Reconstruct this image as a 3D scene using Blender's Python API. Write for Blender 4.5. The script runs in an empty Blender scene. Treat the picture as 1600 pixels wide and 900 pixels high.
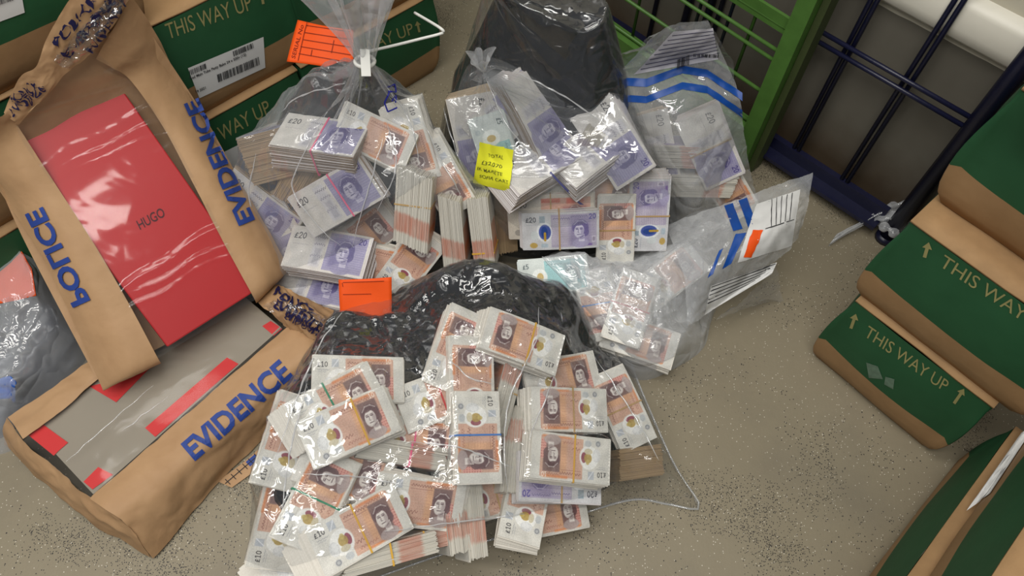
import bpy, bmesh, math, random
import numpy as np
from mathutils import Vector, Matrix
from mathutils.bvhtree import BVHTree

random.seed(7)
RNG = np.random.default_rng(7)
SC = bpy.context.scene
COL = SC.collection

# ------------------------------------------------------------------ camera
F_PX, CAM_H = 1150.0, 1.12
_up = np.array([35.0, 700.0, F_PX]); _up /= np.linalg.norm(_up)      # world z seen from the camera
_f = np.array([0, 0, -1.0]); _y = _f - _up * _f.dot(_up); _y /= np.linalg.norm(_y)
_x = np.cross(_y, _up)
ROT = np.array([_x, _y, _up])
CPOS = np.array([0.0, 0.0, CAM_H])
cam_d = bpy.data.cameras.new('camera'); cam = bpy.data.objects.new('camera', cam_d); COL.objects.link(cam)
cam_d.sensor_width = 36.0; cam_d.lens = F_PX / 1600.0 * 36.0; cam_d.clip_start = 0.02
M4 = Matrix.Identity(4)
for i in range(3):
    for j in range(3): M4[i][j] = ROT[i][j]
    M4[i][3] = CPOS[i]
cam.matrix_world = M4
SC.camera = cam

# ------------------------------------------------------------------ light
w = bpy.data.worlds.new('world'); SC.world = w; w.use_nodes = True
w.node_tree.nodes['Background'].inputs[0].default_value = (0.86, 0.92, 1.0, 1)
w.node_tree.nodes['Background'].inputs[1].default_value = 0.085
def area(name, loc, target, sx, sy, power, color=(1, 1, 1)):
    l = bpy.data.lights.new(name, 'AREA'); l.shape = 'RECTANGLE'; l.size = sx; l.size_y = sy
    l.energy = power; l.color = color
    o = bpy.data.objects.new(name, l); COL.objects.link(o); o.location = loc
    o.rotation_euler = (Vector(target) - Vector(loc)).to_track_quat('-Z', 'Y').to_euler()
    return o
# fluorescent battens on the store room ceiling
for bx_, by_, pw_ in [(-1.3, -0.9, 6), (-0.1, -0.9, 10), (-1.3, -0.2, 7), (-0.1, -0.2, 11), (-1.3, 0.5, 5), (-0.1, 0.5, 8), (-1.3, 1.2, 3), (-0.1, 1.2, 3)]:
    area('ceiling_batten_light', (bx_, by_, 2.5), (bx_, by_, 0), 1.15, 0.24, pw_, (1, 0.97, 0.92))
SC.view_settings.view_transform = 'Standard'; SC.view_settings.look = 'None'
SC.view_settings.gamma = 1.0; SC.view_settings.use_curve_mapping = False
SC.view_settings.exposure = 0.58
try:
    SC.cycles.transparent_max_bounces = 20; SC.cycles.max_bounces = 5
except Exception: pass

# ------------------------------------------------------------------ maths helpers
def ray(px, py): return ROT @ np.array([(px - 800) / F_PX, -(py - 450) / F_PX, -1.0])
def P(px, py, z=0.0):
    d = ray(px, py); return CPOS + d * ((z - CAM_H) / d[2])
def PL(px, py, p0, n):
    d = ray(px, py); n = np.array(n, float)
    return CPOS + d * ((np.array(p0) - CPOS).dot(n) / d.dot(n))
def nrm(v): v = np.array(v, float); return v / np.linalg.norm(v)
def s2l(c):
    c = np.array(c, float) / 255.0
    return np.where(c <= 0.04045, c / 12.92, ((c + 0.055) / 1.055) ** 2.4)
def L4(c): r = s2l(c); return (float(r[0]), float(r[1]), float(r[2]), 1.0)

def pnoise(x, y, seed=0):
    x = np.asarray(x, float); y = np.asarray(y, float)
    xi = np.floor(x).astype(int); yi = np.floor(y).astype(int); xf = x - xi; yf = y - yi
    def g(ix, iy, dx, dy):
        h = (ix * 374761393 + iy * 668265263 + seed * 1442695041) & 0x7fffffff
        h = ((h ^ (h >> 13)) * 1274126177) & 0x7fffffff
        a = (h % 3600) / 3600.0 * 2 * np.pi
        return np.cos(a) * dx + np.sin(a) * dy
    u = xf * xf * xf * (xf * (xf * 6 - 15) + 10); v = yf * yf * yf * (yf * (yf * 6 - 15) + 10)
    a = g(xi, yi, xf, yf) * (1 - u) + g(xi + 1, yi, xf - 1, yf) * u
    b = g(xi, yi + 1, xf, yf - 1) * (1 - u) + g(xi + 1, yi + 1, xf - 1, yf - 1) * u
    return (a * (1 - v) + b * v) * 1.4
def ridged(x, y, seed=0, octv=3):
    t = 0; amp = 1.0; s = 1.0
    for k in range(octv):
        wx = pnoise(x * s * .7, y * s * .7, seed + 50 + k) * .6
        t = t + amp * (1 - np.abs(pnoise(x * s + wx, y * s - wx, seed + k)) * 2.4); amp *= .5; s *= 2.1
    return t

# ------------------------------------------------------------------ object helpers
def tag(o, label=None, cat=None, group=None, kind=None):
    if label: o['label'] = label
    if cat: o['category'] = cat
    if group: o['group'] = group
    if kind: o['kind'] = kind
    return o
def empty(name, loc=(0, 0, 0), mat=None):
    o = bpy.data.objects.new(name, None); COL.objects.link(o); o.empty_display_size = 0.03
    if mat is not None: o.matrix_world = mat
    else: o.location = loc
    return o
def link(name, me, mat=None, parent=None, local=False):
    o = bpy.data.objects.new(name, me); COL.objects.link(o)
    if mat is not None and not me.materials: me.materials.append(mat)
    if parent is not None:
        o.parent = parent
        if not local: o.matrix_parent_inverse = parent_world(parent).inverted()
    return o
WORLD = {}
def parent_world(p):
    m = p.matrix_basis.copy()
    if p.parent is not None: m = parent_world(p.parent) @ p.matrix_parent_inverse @ m
    return m
def mesh(name, verts, faces, smooth=False):
    me = bpy.data.meshes.new(name)
    me.from_pydata([tuple(map(float, v)) for v in verts], [], [tuple(map(int, f)) for f in faces])
    if smooth: me.polygons.foreach_set('use_smooth', [True] * len(me.polygons))
    me.update(); return me
def gridfaces(nu, nv, wrap=False):
    i = np.arange(nu - 1)[:, None]; j = np.arange(nv if wrap else nv - 1)[None, :]
    j2 = (j + 1) % nv
    return np.stack([i * nv + j, (i + 1) * nv + j, (i + 1) * nv + j2, i * nv + j2], -1).reshape(-1, 4)
class MB:
    def __init__(s): s.v = []; s.f = []
    def add(s, vs, fs):
        b = len(s.v); s.v += [tuple(v) for v in vs]; s.f += [tuple(i + b for i in f) for f in fs]; return s
    def box(s, c, hx, hy, hz, X=(1, 0, 0), Y=(0, 1, 0), Z=(0, 0, 1)):
        c = np.array(c, float); X, Y, Z = (np.array(a, float) for a in (X, Y, Z))
        vs = [c + X * hx * a + Y * hy * b + Z * hz * d for d in (-1, 1) for b in (-1, 1) for a in (-1, 1)]
        return s.add(vs, [(0, 2, 3, 1), (4, 5, 7, 6), (0, 1, 5, 4), (2, 6, 7, 3), (0, 4, 6, 2), (1, 3, 7, 5)])
    def tube(s, pts, r, n=8, closed=False):
        pts = [np.array(p, float) for p in pts]; rr = r if hasattr(r, '__len__') else [r] * len(pts)
        vs = []; ref = np.array([0.13, 0.27, 0.95])
        for i, p in enumerate(pts):
            t = nrm(pts[min(i + 1, len(pts) - 1)] - pts[max(i - 1, 0)] + 1e-9)
            a = np.cross(t, ref)
            if np.linalg.norm(a) < 1e-3: a = np.cross(t, [1, 0, 0])
            a = nrm(a); b = np.cross(t, a)
            vs += [p + rr[i] * (a * math.cos(k * 2 * math.pi / n) + b * math.sin(k * 2 * math.pi / n)) for k in range(n)]
        fs = [tuple(x) for x in gridfaces(len(pts), n, True)]
        m = len(pts)
        fs += [tuple(range(n)), tuple(range((m - 1) * n, m * n))[::-1]]
        return s.add(vs, fs)
    def bar(s, a, b, wd, ht, upv=(0, 0, 1)):
        a = np.array(a, float); b = np.array(b, float); X = nrm(b - a)
        Z = np.array(upv, float); Y = nrm(np.cross(Z, X)); Z = np.cross(X, Y)
        return s.box((a + b) / 2, np.linalg.norm(b - a) / 2, wd / 2, ht / 2, X, Y, Z)
    def build(s, name, mat, parent=None, smooth=False, local=False):
        return link(name, mesh(name, s.v, s.f, smooth), mat, parent, local)

def catmull(P_, n):
    """P_: (k, d) -> (n, d) interpolated"""
    P_ = np.array(P_, float); k = len(P_)
    t = np.linspace(0, k - 1, n); i = np.minimum(t.astype(int), k - 2); u = (t - i)[:, None]
    g = lambda j: P_[np.clip(j, 0, k - 1)]
    p0, p1, p2, p3 = g(i - 1), g(i), g(i + 1), g(i + 2)
    p0 = np.where((i == 0)[:, None], 2 * p1 - p2, p0); p3 = np.where((i == k - 2)[:, None], 2 * p2 - p1, p3)
    return 0.5 * ((2 * p1) + (-p0 + p2) * u + (2 * p0 - 5 * p1 + 4 * p2 - p3) * u ** 2 + (-p0 + 3 * p1 - 3 * p2 + p3) * u ** 3)
def lin(P_, n):
    P_ = np.array(P_, float); k = len(P_); t = np.linspace(0, k - 1, n); i = np.minimum(t.astype(int), k - 2); u = (t - i)[:, None]
    return P_[i] * (1 - u) + P_[i + 1] * u
def sheet_pts(ctrl, nu, nv, amp=0.0, scale=30, seed=0, f=catmull, ridge=True):
    A = np.array([f(r, nv) for r in ctrl])                 # rows
    B = np.array([f(A[:, j], nu) for j in range(nv)]).transpose(1, 0, 2)
    if amp:
        du = np.gradient(B, axis=0); dv = np.gradient(B, axis=1); n = np.cross(du, dv)
        n /= np.linalg.norm(n, axis=-1, keepdims=True) + 1e-9
        # arc-length parameters keep the creases the same size everywhere
        uu = np.cumsum(np.linalg.norm(du, axis=-1), 0); vv = np.cumsum(np.linalg.norm(dv, axis=-1), 1)
        h = (ridged(uu * scale, vv * scale, seed) - 1.0) if ridge else pnoise(uu * scale, vv * scale, seed)
        B = B + n * (amp * h)[..., None]
    return B
def sheet(name, ctrl, nu, nv, mat, parent=None, amp=0.0, scale=30, seed=0, thick=0.0, f=catmull, ridge=True):
    B = sheet_pts(ctrl, nu, nv, amp, scale, seed, f, ridge)
    o = link(name, mesh(name, B.reshape(-1, 3), gridfaces(nu, nv), True), mat, parent)
    if thick:
        m = o.modifiers.new('thickness', 'SOLIDIFY'); m.thickness = thick; m.offset = -1
    return o
def bvh_of(objs):
    vs = []; fs = []
    for o in objs:
        if o.type != 'MESH': continue
        M = parent_world(o) if o.parent else o.matrix_basis
        M = np.array(M); n = len(o.data.vertices); c = np.empty(n * 3); o.data.vertices.foreach_get('co', c)
        c = c.reshape(-1, 3) @ M[:3, :3].T + M[:3, 3]; b = len(vs)
        vs += [Vector(v) for v in c]; fs += [tuple(i + b for i in p.vertices) for p in o.data.polygons]
    return BVHTree.FromPolygons(vs, fs)
def tree_of(o):
    r = [o]
    for c in o.children: r += tree_of(c)
    return r
def hit(bvh, px, py, off=0.0006, fallback=None):
    d = Vector(ray(px, py)).normalized(); loc, n, i, t = bvh.ray_cast(Vector(CPOS), d)
    if loc is None: return None
    if n.dot(d) > 0: n = -n
    return np.array(loc + n * off)
def on_surface(bvh, pts_px, off):
    out = [hit(bvh, x, y, off) for x, y in pts_px]
    good = [i for i, o in enumerate(out) if o is not None]
    for i, o in enumerate(out):
        if o is None and not good: out[i] = np.array(bvh.find_nearest(Vector(CPOS + nrm(ray(*pts_px[i])) * 1.1))[0])
        elif o is None:                                 # beyond the edge: carry on at the depth of the nearest hit
            j = min(good, key=lambda g: (pts_px[g][0] - pts_px[i][0]) ** 2 + (pts_px[g][1] - pts_px[i][1]) ** 2)
            dep = np.linalg.norm(out[j] - CPOS); out[i] = CPOS + nrm(ray(*pts_px[i])) * dep
    return out
def patch(name, target, quad, mat, parent, nu=10, nv=10, off=0.0008, amp=0):
    """a flat label or strip stuck on the surface of target; quad = four photo corners tl, tr, br, bl"""
    q = np.array(quad, float); u = np.linspace(0, 1, nu)[:, None, None]; v = np.linspace(0, 1, nv)[None, :, None]
    g = (q[0] * (1 - v) + q[1] * v) * (1 - u) + (q[3] * (1 - v) + q[2] * v) * u
    b = target if isinstance(target, BVHTree) else bvh_of([target])
    pts = on_surface(b, [tuple(p) for p in g.reshape(-1, 2)], off)
    return link(name, mesh(name, pts, gridfaces(nu, nv), True), mat, parent)
_TXT = {}
def text_geo(s, bold=0.0, spacing=1.0, fine=True):
    k = (s, bold, spacing)
    if k not in _TXT:
        c = bpy.data.curves.new('t', 'FONT'); c.body = s; c.size = 1; c.offset = bold; c.space_character = spacing; c.resolution_u = 3
        o = bpy.data.objects.new('t', c); COL.objects.link(o)
        dg = bpy.context.evaluated_depsgraph_get(); dg.update()
        me = bpy.data.meshes.new_from_object(o.evaluated_get(dg))
        bm = bmesh.new(); bm.from_mesh(me); bmesh.ops.triangulate(bm, faces=bm.faces[:])
        for _ in range(5 if fine else 0):
            lg = [e for e in bm.edges if e.calc_length() > .2]
            if not lg: break
            bmesh.ops.subdivide_edges(bm, edges=lg, cuts=1); bmesh.ops.triangulate(bm, faces=[f_ for f_ in bm.faces if len(f_.verts) > 3])
        bm.to_mesh(me); bm.free()
        v = np.array([tuple(x.co)[:2] for x in me.vertices]); f = [tuple(p.vertices) for p in me.polygons]
        bpy.data.objects.remove(o); bpy.data.curves.remove(c); bpy.data.meshes.remove(me)
        v = v - [v[:, 0].min(), 0]; wd = v[:, 0].max(); _TXT[k] = (v / [wd, 0.73], f)     # x 0..1, cap height 1
    return _TXT[k]
def text_on(name, target, s, a, b, capv, mat, parent, bold=0.0, off=0.0008, spacing=1.0, jit=0):
    """writing on target: baseline from photo point a to b, capv = photo vector of the capital height"""
    v, f = text_geo(s, bold, spacing); a = np.array(a, float); b = np.array(b, float); c = np.array(capv, float)
    px = a + v[:, :1] * (b - a) + v[:, 1:] * c
    if jit: px = px + jit * np.stack([pnoise(px[:, 0] * .11, px[:, 1] * .11, 3), pnoise(px[:, 0] * .11, px[:, 1] * .11, 9)], 1)
    bv = target if isinstance(target, BVHTree) else bvh_of([target])
    pts = on_surface(bv, [tuple(p) for p in px], off)
    return link(name, mesh(name, pts, f), mat, parent)
def lines_on(name, target, segs, wpx, mat, parent, off=0.0012, n=6):
    """thin printed lines; segs = [(photo a, photo b)]"""
    bv = target if isinstance(target, BVHTree) else bvh_of([target]); V = []; Fc = []
    for sg in segs:
        a, b = np.array(sg[0], float), np.array(sg[1], float); ww = sg[2] if len(sg) > 2 else wpx
        d = nrm(b - a); p = np.array([-d[1], d[0]]) * ww / 2
        t = np.linspace(0, 1, n)[:, None]; c = a + (b - a) * t
        pts = on_surface(bv, [tuple(x) for x in np.concatenate([c - p, c + p])], off); bs = len(V); V += pts
        Fc += [(bs + i, bs + i + 1, bs + n + i + 1, bs + n + i) for i in range(n - 1)]
    return link(name, mesh(name, V, Fc), mat, parent)
def barcode(a, b, h, n, seed):
    """bars between photo points a and b, h = photo vector of the bar height"""
    r = random.Random(seed); a = np.array(a, float); b = np.array(b, float); h = np.array(h, float); out = []; L = np.linalg.norm(b - a)
    for i in range(n):
        p = a + (b - a) * (i + r.random() * .4) / n; out.append((p, p + h, L / n * r.choice([.35, .5, .7])))
    return out

# ------------------------------------------------------------------ materials
def new_mat(name):
    m = bpy.data.materials.new(name); m.use_nodes = True; nt = m.node_tree; nt.nodes.clear()
    out = nt.nodes.new('ShaderNodeOutputMaterial'); return m, nt, out
def N(nt, t, **kw):
    n = nt.nodes.new('ShaderNode' + t)
    for k, v in kw.items():
        if k.startswith('i_'):
            kk = k[2:]; kk = int(kk) if kk.isdigit() else kk.replace('_', ' ')
            n.inputs[kk].default_value = v
        else: setattr(n, k, v)
    return n
def ramp(nt, stops, interp='LINEAR'):
    r = N(nt, 'ValToRGB'); e = r.color_ramp.elements; r.color_ramp.interpolation = interp
    while len(e) < len(stops): e.new(0.5)
    for el, (p, c) in zip(e, stops): el.position = p; el.color = c
    return r
def mixc(nt, fac, a, b, blend='MIX'):
    m = N(nt, 'Mix', data_type='RGBA', blend_type=blend)
    for sock, v in ((0, fac), (6, a), (7, b)):
        if hasattr(v, 'is_output') or isinstance(v, bpy.types.NodeSocket): nt.links.new(v, m.inputs[sock])
        else: m.inputs[sock].default_value = v
    return m.outputs[2]
def mth(nt, op, a, b=None, c=None, clamp=False):
    m = N(nt, 'Math', operation=op, use_clamp=clamp)
    for i, v in enumerate((a, b, c)):
        if v is None: continue
        if isinstance(v, bpy.types.NodeSocket): nt.links.new(v, m.inputs[i])
        else: m.inputs[i].default_value = v
    return m.outputs[0]
def noise(nt, coord, scale, detail=3, rough=.55):
    n = N(nt, 'TexNoise'); n.inputs['Scale'].default_value = scale; n.inputs['Detail'].default_value = detail; n.inputs['Roughness'].default_value = rough
    if coord is not None: nt.links.new(coord, n.inputs['Vector'])
    return n.outputs['Fac']
def coords(nt, which='Object'): return N(nt, 'TexCoord').outputs[which]
def geo_pos(nt): return N(nt, 'NewGeometry').outputs['Position']
def bumped(nt, h, strength=.3, dist=.01):
    b = N(nt, 'Bump', i_Strength=strength, i_Distance=dist); nt.links.new(h, b.inputs['Height']); return b.outputs['Normal']
def pbsdf(nt, out, color, rough=.6, spec=.4, normal=None, metal=0.0, coat=0.0):
    p = N(nt, 'BsdfPrincipled')
    for k, v in (('Base Color', color), ('Roughness', rough)):
        if isinstance(v, bpy.types.NodeSocket): nt.links.new(v, p.inputs[k])
        else: p.inputs[k].default_value = v
    p.inputs['Specular IOR Level'].default_value = spec; p.inputs['Metallic'].default_value = metal
    p.inputs['Coat Weight'].default_value = coat
    if normal is not None: nt.links.new(normal, p.inputs['Normal'])
    nt.links.new(p.outputs[0], out.inputs[0]); return p
MATS = {}
def plain(name, rgb, rough=.6, spec=.4, var=.12, vscale=40, bump=.0, metal=0.0, coat=0.0):
    if name in MATS: return MATS[name]
    m, nt, out = new_mat(name); co = geo_pos(nt); c = L4(rgb)
    nf = noise(nt, co, vscale, 4)
    col = mixc(nt, nf, tuple(x * (1 - var) for x in c[:3]) + (1,), tuple(min(1, x * (1 + var)) for x in c[:3]) + (1,))
    nr = bumped(nt, noise(nt, co, vscale * 3, 3), bump, .004) if bump else None
    pbsdf(nt, out, col, rough, spec, nr, metal, coat); MATS[name] = m; return m
def film(name, haze=.12, tint=(.97, .975, .98), rough=.07, refl=.08, bump=.35, bscale=26, hazecol=(.8, .82, .84)):
    """thin clear polythene: sees through, mirrors the lamps, a little milky"""
    m, nt, out = new_mat(name); co = geo_pos(nt)
    n1 = N(nt, 'TexNoise'); n1.inputs['Scale'].default_value = bscale; n1.inputs['Detail'].default_value = 1.6; n1.inputs['Distortion'].default_value = .5
    nt.links.new(co, n1.inputs['Vector'])
    nr = bumped(nt, mth(nt, 'ABSOLUTE', mth(nt, 'SUBTRACT', n1.outputs['Fac'], .5)), bump, .05)
    gl = N(nt, 'BsdfGlossy', i_Roughness=rough); nt.links.new(nr, gl.inputs['Normal'])
    tr = N(nt, 'BsdfTransparent'); tr.inputs[0].default_value = tint + (1,)
    lw = N(nt, 'LayerWeight', i_Blend=.5); nt.links.new(nr, lw.inputs['Normal'])
    fac = mth(nt, 'ADD', mth(nt, 'MULTIPLY', mth(nt, 'POWER', lw.outputs['Facing'], 4.0), .6), refl, clamp=True)
    mx = N(nt, 'MixShader'); nt.links.new(fac, mx.inputs[0]); nt.links.new(tr.outputs[0], mx.inputs[1]); nt.links.new(gl.outputs[0], mx.inputs[2])
    df = N(nt, 'BsdfDiffuse'); df.inputs[0].default_value = hazecol + (1,); nt.links.new(nr, df.inputs['Normal'])
    # a tilted film hides more of what lies behind it
    lg = N(nt, 'LayerWeight', i_Blend=.5)
    hz = mth(nt, 'MULTIPLY', mth(nt, 'ADD', mth(nt, 'POWER', lg.outputs['Facing'], 2.0), .65), haze, clamp=True)
    mx2 = N(nt, 'MixShader'); nt.links.new(hz, mx2.inputs[0]); nt.links.new(mx.outputs[0], mx2.inputs[1]); nt.links.new(df.outputs[0], mx2.inputs[2])
    nt.links.new(mx2.outputs[0], out.inputs[0]); return m

def mat_floor():
    m, nt, out = new_mat('speckled_floor'); co = geo_pos(nt)
    base = mixc(nt, noise(nt, co, 3.2, 4), L4((126, 117, 97)), L4((146, 137, 116)))
    base = mixc(nt, mth(nt, 'MULTIPLY', noise(nt, co, 70, 2), .2), base, L4((112, 103, 86)))
    def specks(scale, lo, dens_scale, dlo, dhi, seed):
        v = N(nt, 'TexVoronoi', i_Scale=scale); mp = N(nt, 'Mapping'); mp.inputs['Location'].default_value = (seed, seed * .7, 0)
        nt.links.new(co, mp.inputs[0]); nt.links.new(mp.outputs[0], v.inputs['Vector'])
        d = mth(nt, 'LESS_THAN', v.outputs['Distance'], lo)
        sep = N(nt, 'SeparateColor'); nt.links.new(v.outputs['Color'], sep.inputs[0])
        dn = N(nt, 'MapRange'); dn.inputs[1].default_value = dlo; dn.inputs[2].default_value = dhi
        nt.links.new(noise(nt, mp.outputs[0], dens_scale, 4, .65), dn.inputs[0])
        k = mth(nt, 'LESS_THAN', sep.outputs[0], dn.outputs[0])
        return mth(nt, 'MULTIPLY', d, k)
    c = mixc(nt, specks(300, .22, 12, -.1, 3.2, 1.3), base, L4((206, 200, 184)))
    c = mixc(nt, specks(330, .34, 2.6, .50, .80, 4.1), c, L4((56, 52, 49)))
    c = mixc(nt, specks(480, .40, 3.8, .53, .70, 7.7), c, L4((40, 38, 38)))
    c = mixc(nt, specks(170, .20, 4.4, .5, 1.3, 2.9), c, L4((45, 43, 42)))
    sm = N(nt, 'MapRange'); sm.inputs[1].default_value = .5; sm.inputs[2].default_value = .75; nt.links.new(noise(nt, co, 4.2, 5, .6), sm.inputs[0])
    c = mixc(nt, mth(nt, 'MULTIPLY', sm.outputs[0], .35), c, L4((92, 87, 80)))
    pbsdf(nt, out, c, .48, .35, bumped(nt, noise(nt, co, 240, 2), .12, .002)); return m
def mat_wall():
    m, nt, out = new_mat('painted_wall'); co = coords(nt, 'Object'); sp = N(nt, 'SeparateXYZ'); nt.links.new(co, sp.inputs[0])
    z = mth(nt, 'ADD', sp.outputs[2], mth(nt, 'MULTIPLY', noise(nt, co, 5, 3), .012))
    st = mth(nt, 'GREATER_THAN', z, WALL_SPLIT)
    a = mixc(nt, noise(nt, co, 6, 4), L4((92, 88, 78)), L4((112, 108, 98)))
    gr = N(nt, 'MapRange'); gr.inputs[1].default_value = .13; gr.inputs[2].default_value = .02; nt.links.new(mth(nt, 'SUBTRACT', z, mth(nt, 'MULTIPLY', noise(nt, co, 14, 4), .08)), gr.inputs[0])
    a = mixc(nt, mth(nt, 'MULTIPLY', gr.outputs[0], .8), a, L4((66, 50, 32)))
    c = mixc(nt, st, a, L4((196, 190, 172)))
    pbsdf(nt, out, c, .5, .3, bumped(nt, noise(nt, co, 60, 3), .1, .003)); return m
def mat_carton(h):
    m, nt, out = new_mat('printed_carton'); co = coords(nt, 'Object'); sp = N(nt, 'SeparateXYZ'); nt.links.new(co, sp.inputs[0])
    wz = mth(nt, 'ADD', sp.outputs[2], mth(nt, 'MULTIPLY', mth(nt, 'SUBTRACT', noise(nt, co, 7, 2), .5), .008))
    g = mth(nt, 'GREATER_THAN', wz, h * .36)
    tan = mixc(nt, noise(nt, co, 26, 4), L4((140, 109, 74)), L4((164, 131, 93)))
    gn = mixc(nt, noise(nt, co, 18, 4), L4((30, 74, 45)), L4((40, 88, 55)))
    sc = N(nt, 'TexNoise', i_Scale=60, i_Detail=6); mp = N(nt, 'Mapping'); mp.inputs['Scale'].default_value = (1, 1, .25); nt.links.new(co, mp.inputs[0]); nt.links.new(mp.outputs[0], sc.inputs['Vector'])
    wear = mth(nt, 'MULTIPLY', mth(nt, 'GREATER_THAN', sc.outputs['Fac'], .74), .35)
    gn = mixc(nt, wear, gn, L4((120, 130, 95)))
    c = mixc(nt, g, tan, gn)
    pbsdf(nt, out, c, .62, .3, bumped(nt, noise(nt, co, 22, 3), .15, .008)); return m
def mat_kraft(name='kraft_paper'):
    m, nt, out = new_mat(name); co = geo_pos(nt)
    c = mixc(nt, noise(nt, co, 24, 5), L4((160, 125, 90)), L4((184, 149, 111)))
    st = N(nt, 'TexNoise', i_Scale=13, i_Detail=4, i_Distortion=.2); nt.links.new(co, st.inputs['Vector'])
    h = st.outputs['Fac']
    pbsdf(nt, out, c, .62, .3, bumped(nt, h, .16, .03)); return m
def mat_black_film():
    m, nt, out = new_mat('black_polythene'); co = geo_pos(nt)
    st = N(nt, 'TexNoise', i_Scale=17, i_Detail=2, i_Distortion=.6); nt.links.new(co, st.inputs['Vector'])
    h = mth(nt, 'ABSOLUTE', mth(nt, 'SUBTRACT', st.outputs['Fac'], .5))
    pbsdf(nt, out, L4((18, 20, 23)), .17, .5, bumped(nt, h, .7, .05)); return m
def mat_print():
    m, nt, out = new_mat('banknote_print'); a = N(nt, 'VertexColor', layer_name='print')
    pbsdf(nt, out, a.outputs['Color'], .42, .4); return m
def mat_edges(kind):
    """cut edges of a stack of notes: pale paper lines with the ends of the printed areas; u runs along the note"""
    m, nt, out = new_mat('note_edges_' + kind); uv = N(nt, 'UVMap', uv_map='note'); sp = N(nt, 'SeparateXYZ'); nt.links.new(uv.outputs[0], sp.inputs[0])
    pale, ink = {'ten': ((218, 214, 202), (176, 96, 70)), 'twenty': ((206, 199, 182), (132, 116, 140)), 'worn': ((176, 150, 116), (128, 104, 84)),
                 'fifty': ((214, 205, 190), (168, 100, 84)), 'five': ((210, 218, 212), (110, 150, 150))}[kind]
    z = mth(nt, 'MULTIPLY', sp.outputs[2], 1.0)
    n = N(nt, 'TexNoise', i_Scale=1.0, i_Detail=3); mp = N(nt, 'Mapping'); mp.inputs['Scale'].default_value = (5, 5, 1)
    ge = coords(nt, 'Object'); mp.inputs['Scale'].default_value = (10, 10, 420); nt.links.new(ge, mp.inputs[0]); nt.links.new(mp.outputs[0], n.inputs['Vector'])
    a = mixc(nt, n.outputs['Fac'], tuple(x * .5 for x in L4(pale)[:3]) + (1,), L4(pale))
    # ink runs to the paper edge only on part of the long side
    b1 = ramp(nt, [(0, (0, 0, 0, 1)), (.56, (0, 0, 0, 1)), (.6, (1, 1, 1, 1)), (.82, (1, 1, 1, 1)), (.86, (0, 0, 0, 1))]); nt.links.new(sp.outputs[0], b1.inputs[0])
    n2 = N(nt, 'TexNoise', i_Scale=1.0, i_Detail=2); mp2 = N(nt, 'Mapping'); mp2.inputs['Scale'].default_value = (16, 16, 300); nt.links.new(ge, mp2.inputs[0]); nt.links.new(mp2.outputs[0], n2.inputs['Vector'])
    c = mixc(nt, mth(nt, 'MULTIPLY', b1.outputs[0], mth(nt, 'ADD', n2.outputs['Fac'], .12)), a, L4(ink))
    pbsdf(nt, out, c, .6, .25); return m
def mat_noteface(kind):
    """faces of the notes below the top one: pale margin, tinted print"""
    m, nt, out = new_mat('note_face_' + kind); uv = N(nt, 'UVMap', uv_map='note'); sp = N(nt, 'SeparateXYZ'); nt.links.new(uv.outputs[0], sp.inputs[0])
    pale, mid, ink = {'ten': ((228, 226, 216), (214, 166, 140), (226, 132, 78)), 'twenty': ((218, 214, 212), (166, 152, 186), (112, 100, 150)),
                      'worn': ((200, 182, 152), (176, 140, 112), (140, 110, 90)), 'fifty': ((220, 212, 200), (204, 160, 146), (190, 90, 80)), 'five': ((220, 226, 222), (160, 200, 200), (90, 150, 160))}[kind]
    r = ramp(nt, [(0, L4(pale)), (.36, L4(pale)), (.4, L4(mid)), (.62, L4(mid)), (.68, L4(ink)), (.86, L4(mid)), (.90, L4(pale))]); nt.links.new(sp.outputs[0], r.inputs[0])
    e = ramp(nt, [(0, (0, 0, 0, 1)), (.05, (0, 0, 0, 1)), (.09, (1, 1, 1, 1)), (.91, (1, 1, 1, 1)), (.95, (0, 0, 0, 1))]); nt.links.new(sp.outputs[1], e.inputs[0])
    n = N(nt, 'TexNoise', i_Scale=24, i_Detail=4); nt.links.new(uv.outputs[0], n.inputs['Vector'])
    c = mixc(nt, e.outputs[0], L4(pale), r.outputs[0]); c = mixc(nt, mth(nt, 'MULTIPLY', n.outputs['Fac'], .35), c, L4(tuple(int(v * .7) for v in mid)))
    pbsdf(nt, out, c, .45, .35); return m

GREEN_INK = plain('carton_lettering', (146, 140, 92), .7, .2, .15, 90)
TAN = plain('carton_board', (162, 129, 91), .7, .22, .18, 40, .1)
LABEL_W = plain('label_paper', (214, 214, 212), .5, .3, .04, 60)
INK = plain('black_ink', (34, 34, 38), .6, .3, .1, 60)
BLUE_INK = plain('blue_ink', (42, 66, 138), .55, .3, .12, 80)
NAVY_INK = plain('navy_tape_ink', (28, 26, 66), .4, .4, .1, 80)
PEN = plain('blue_marker', (40, 44, 140), .5, .3, .1, 60)
STRIPE = plain('seal_blue', (16, 70, 148), .4, .4, .12, 60)
ORANGE = plain('orange_card', (232, 84, 22), .6, .25, .05, 30)
ORANGE_INK = plain('orange_card_ink', (120, 34, 14), .6, .2, .1, 60)
YELLOW = plain('sticky_note_yellow', (226, 226, 52), .7, .2, .04, 30)
RED = plain('red_board', (178, 16, 20), .42, .4, .05, 12)
REDTAPE = plain('red_tape', (206, 44, 44), .5, .3, .06, 20)
GREYBOARD = plain('grey_board', (146, 137, 122), .6, .3, .1, 8)
NAVY = plain('navy_steel', (22, 24, 50), .34, .5, .25, 30, .1)
GREEN_STEEL = plain('green_steel', (76, 114, 50), .45, .4, .3, 26, .1)
WHITE_PL = plain('white_nylon', (226, 226, 220), .4, .4, .03, 40)
BLACKTH = plain('black_rubber', (24, 24, 26), .5, .4, .1, 40)
KRAFT = mat_kraft()
BLACKF = mat_black_film()
PRINT = mat_print()
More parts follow.
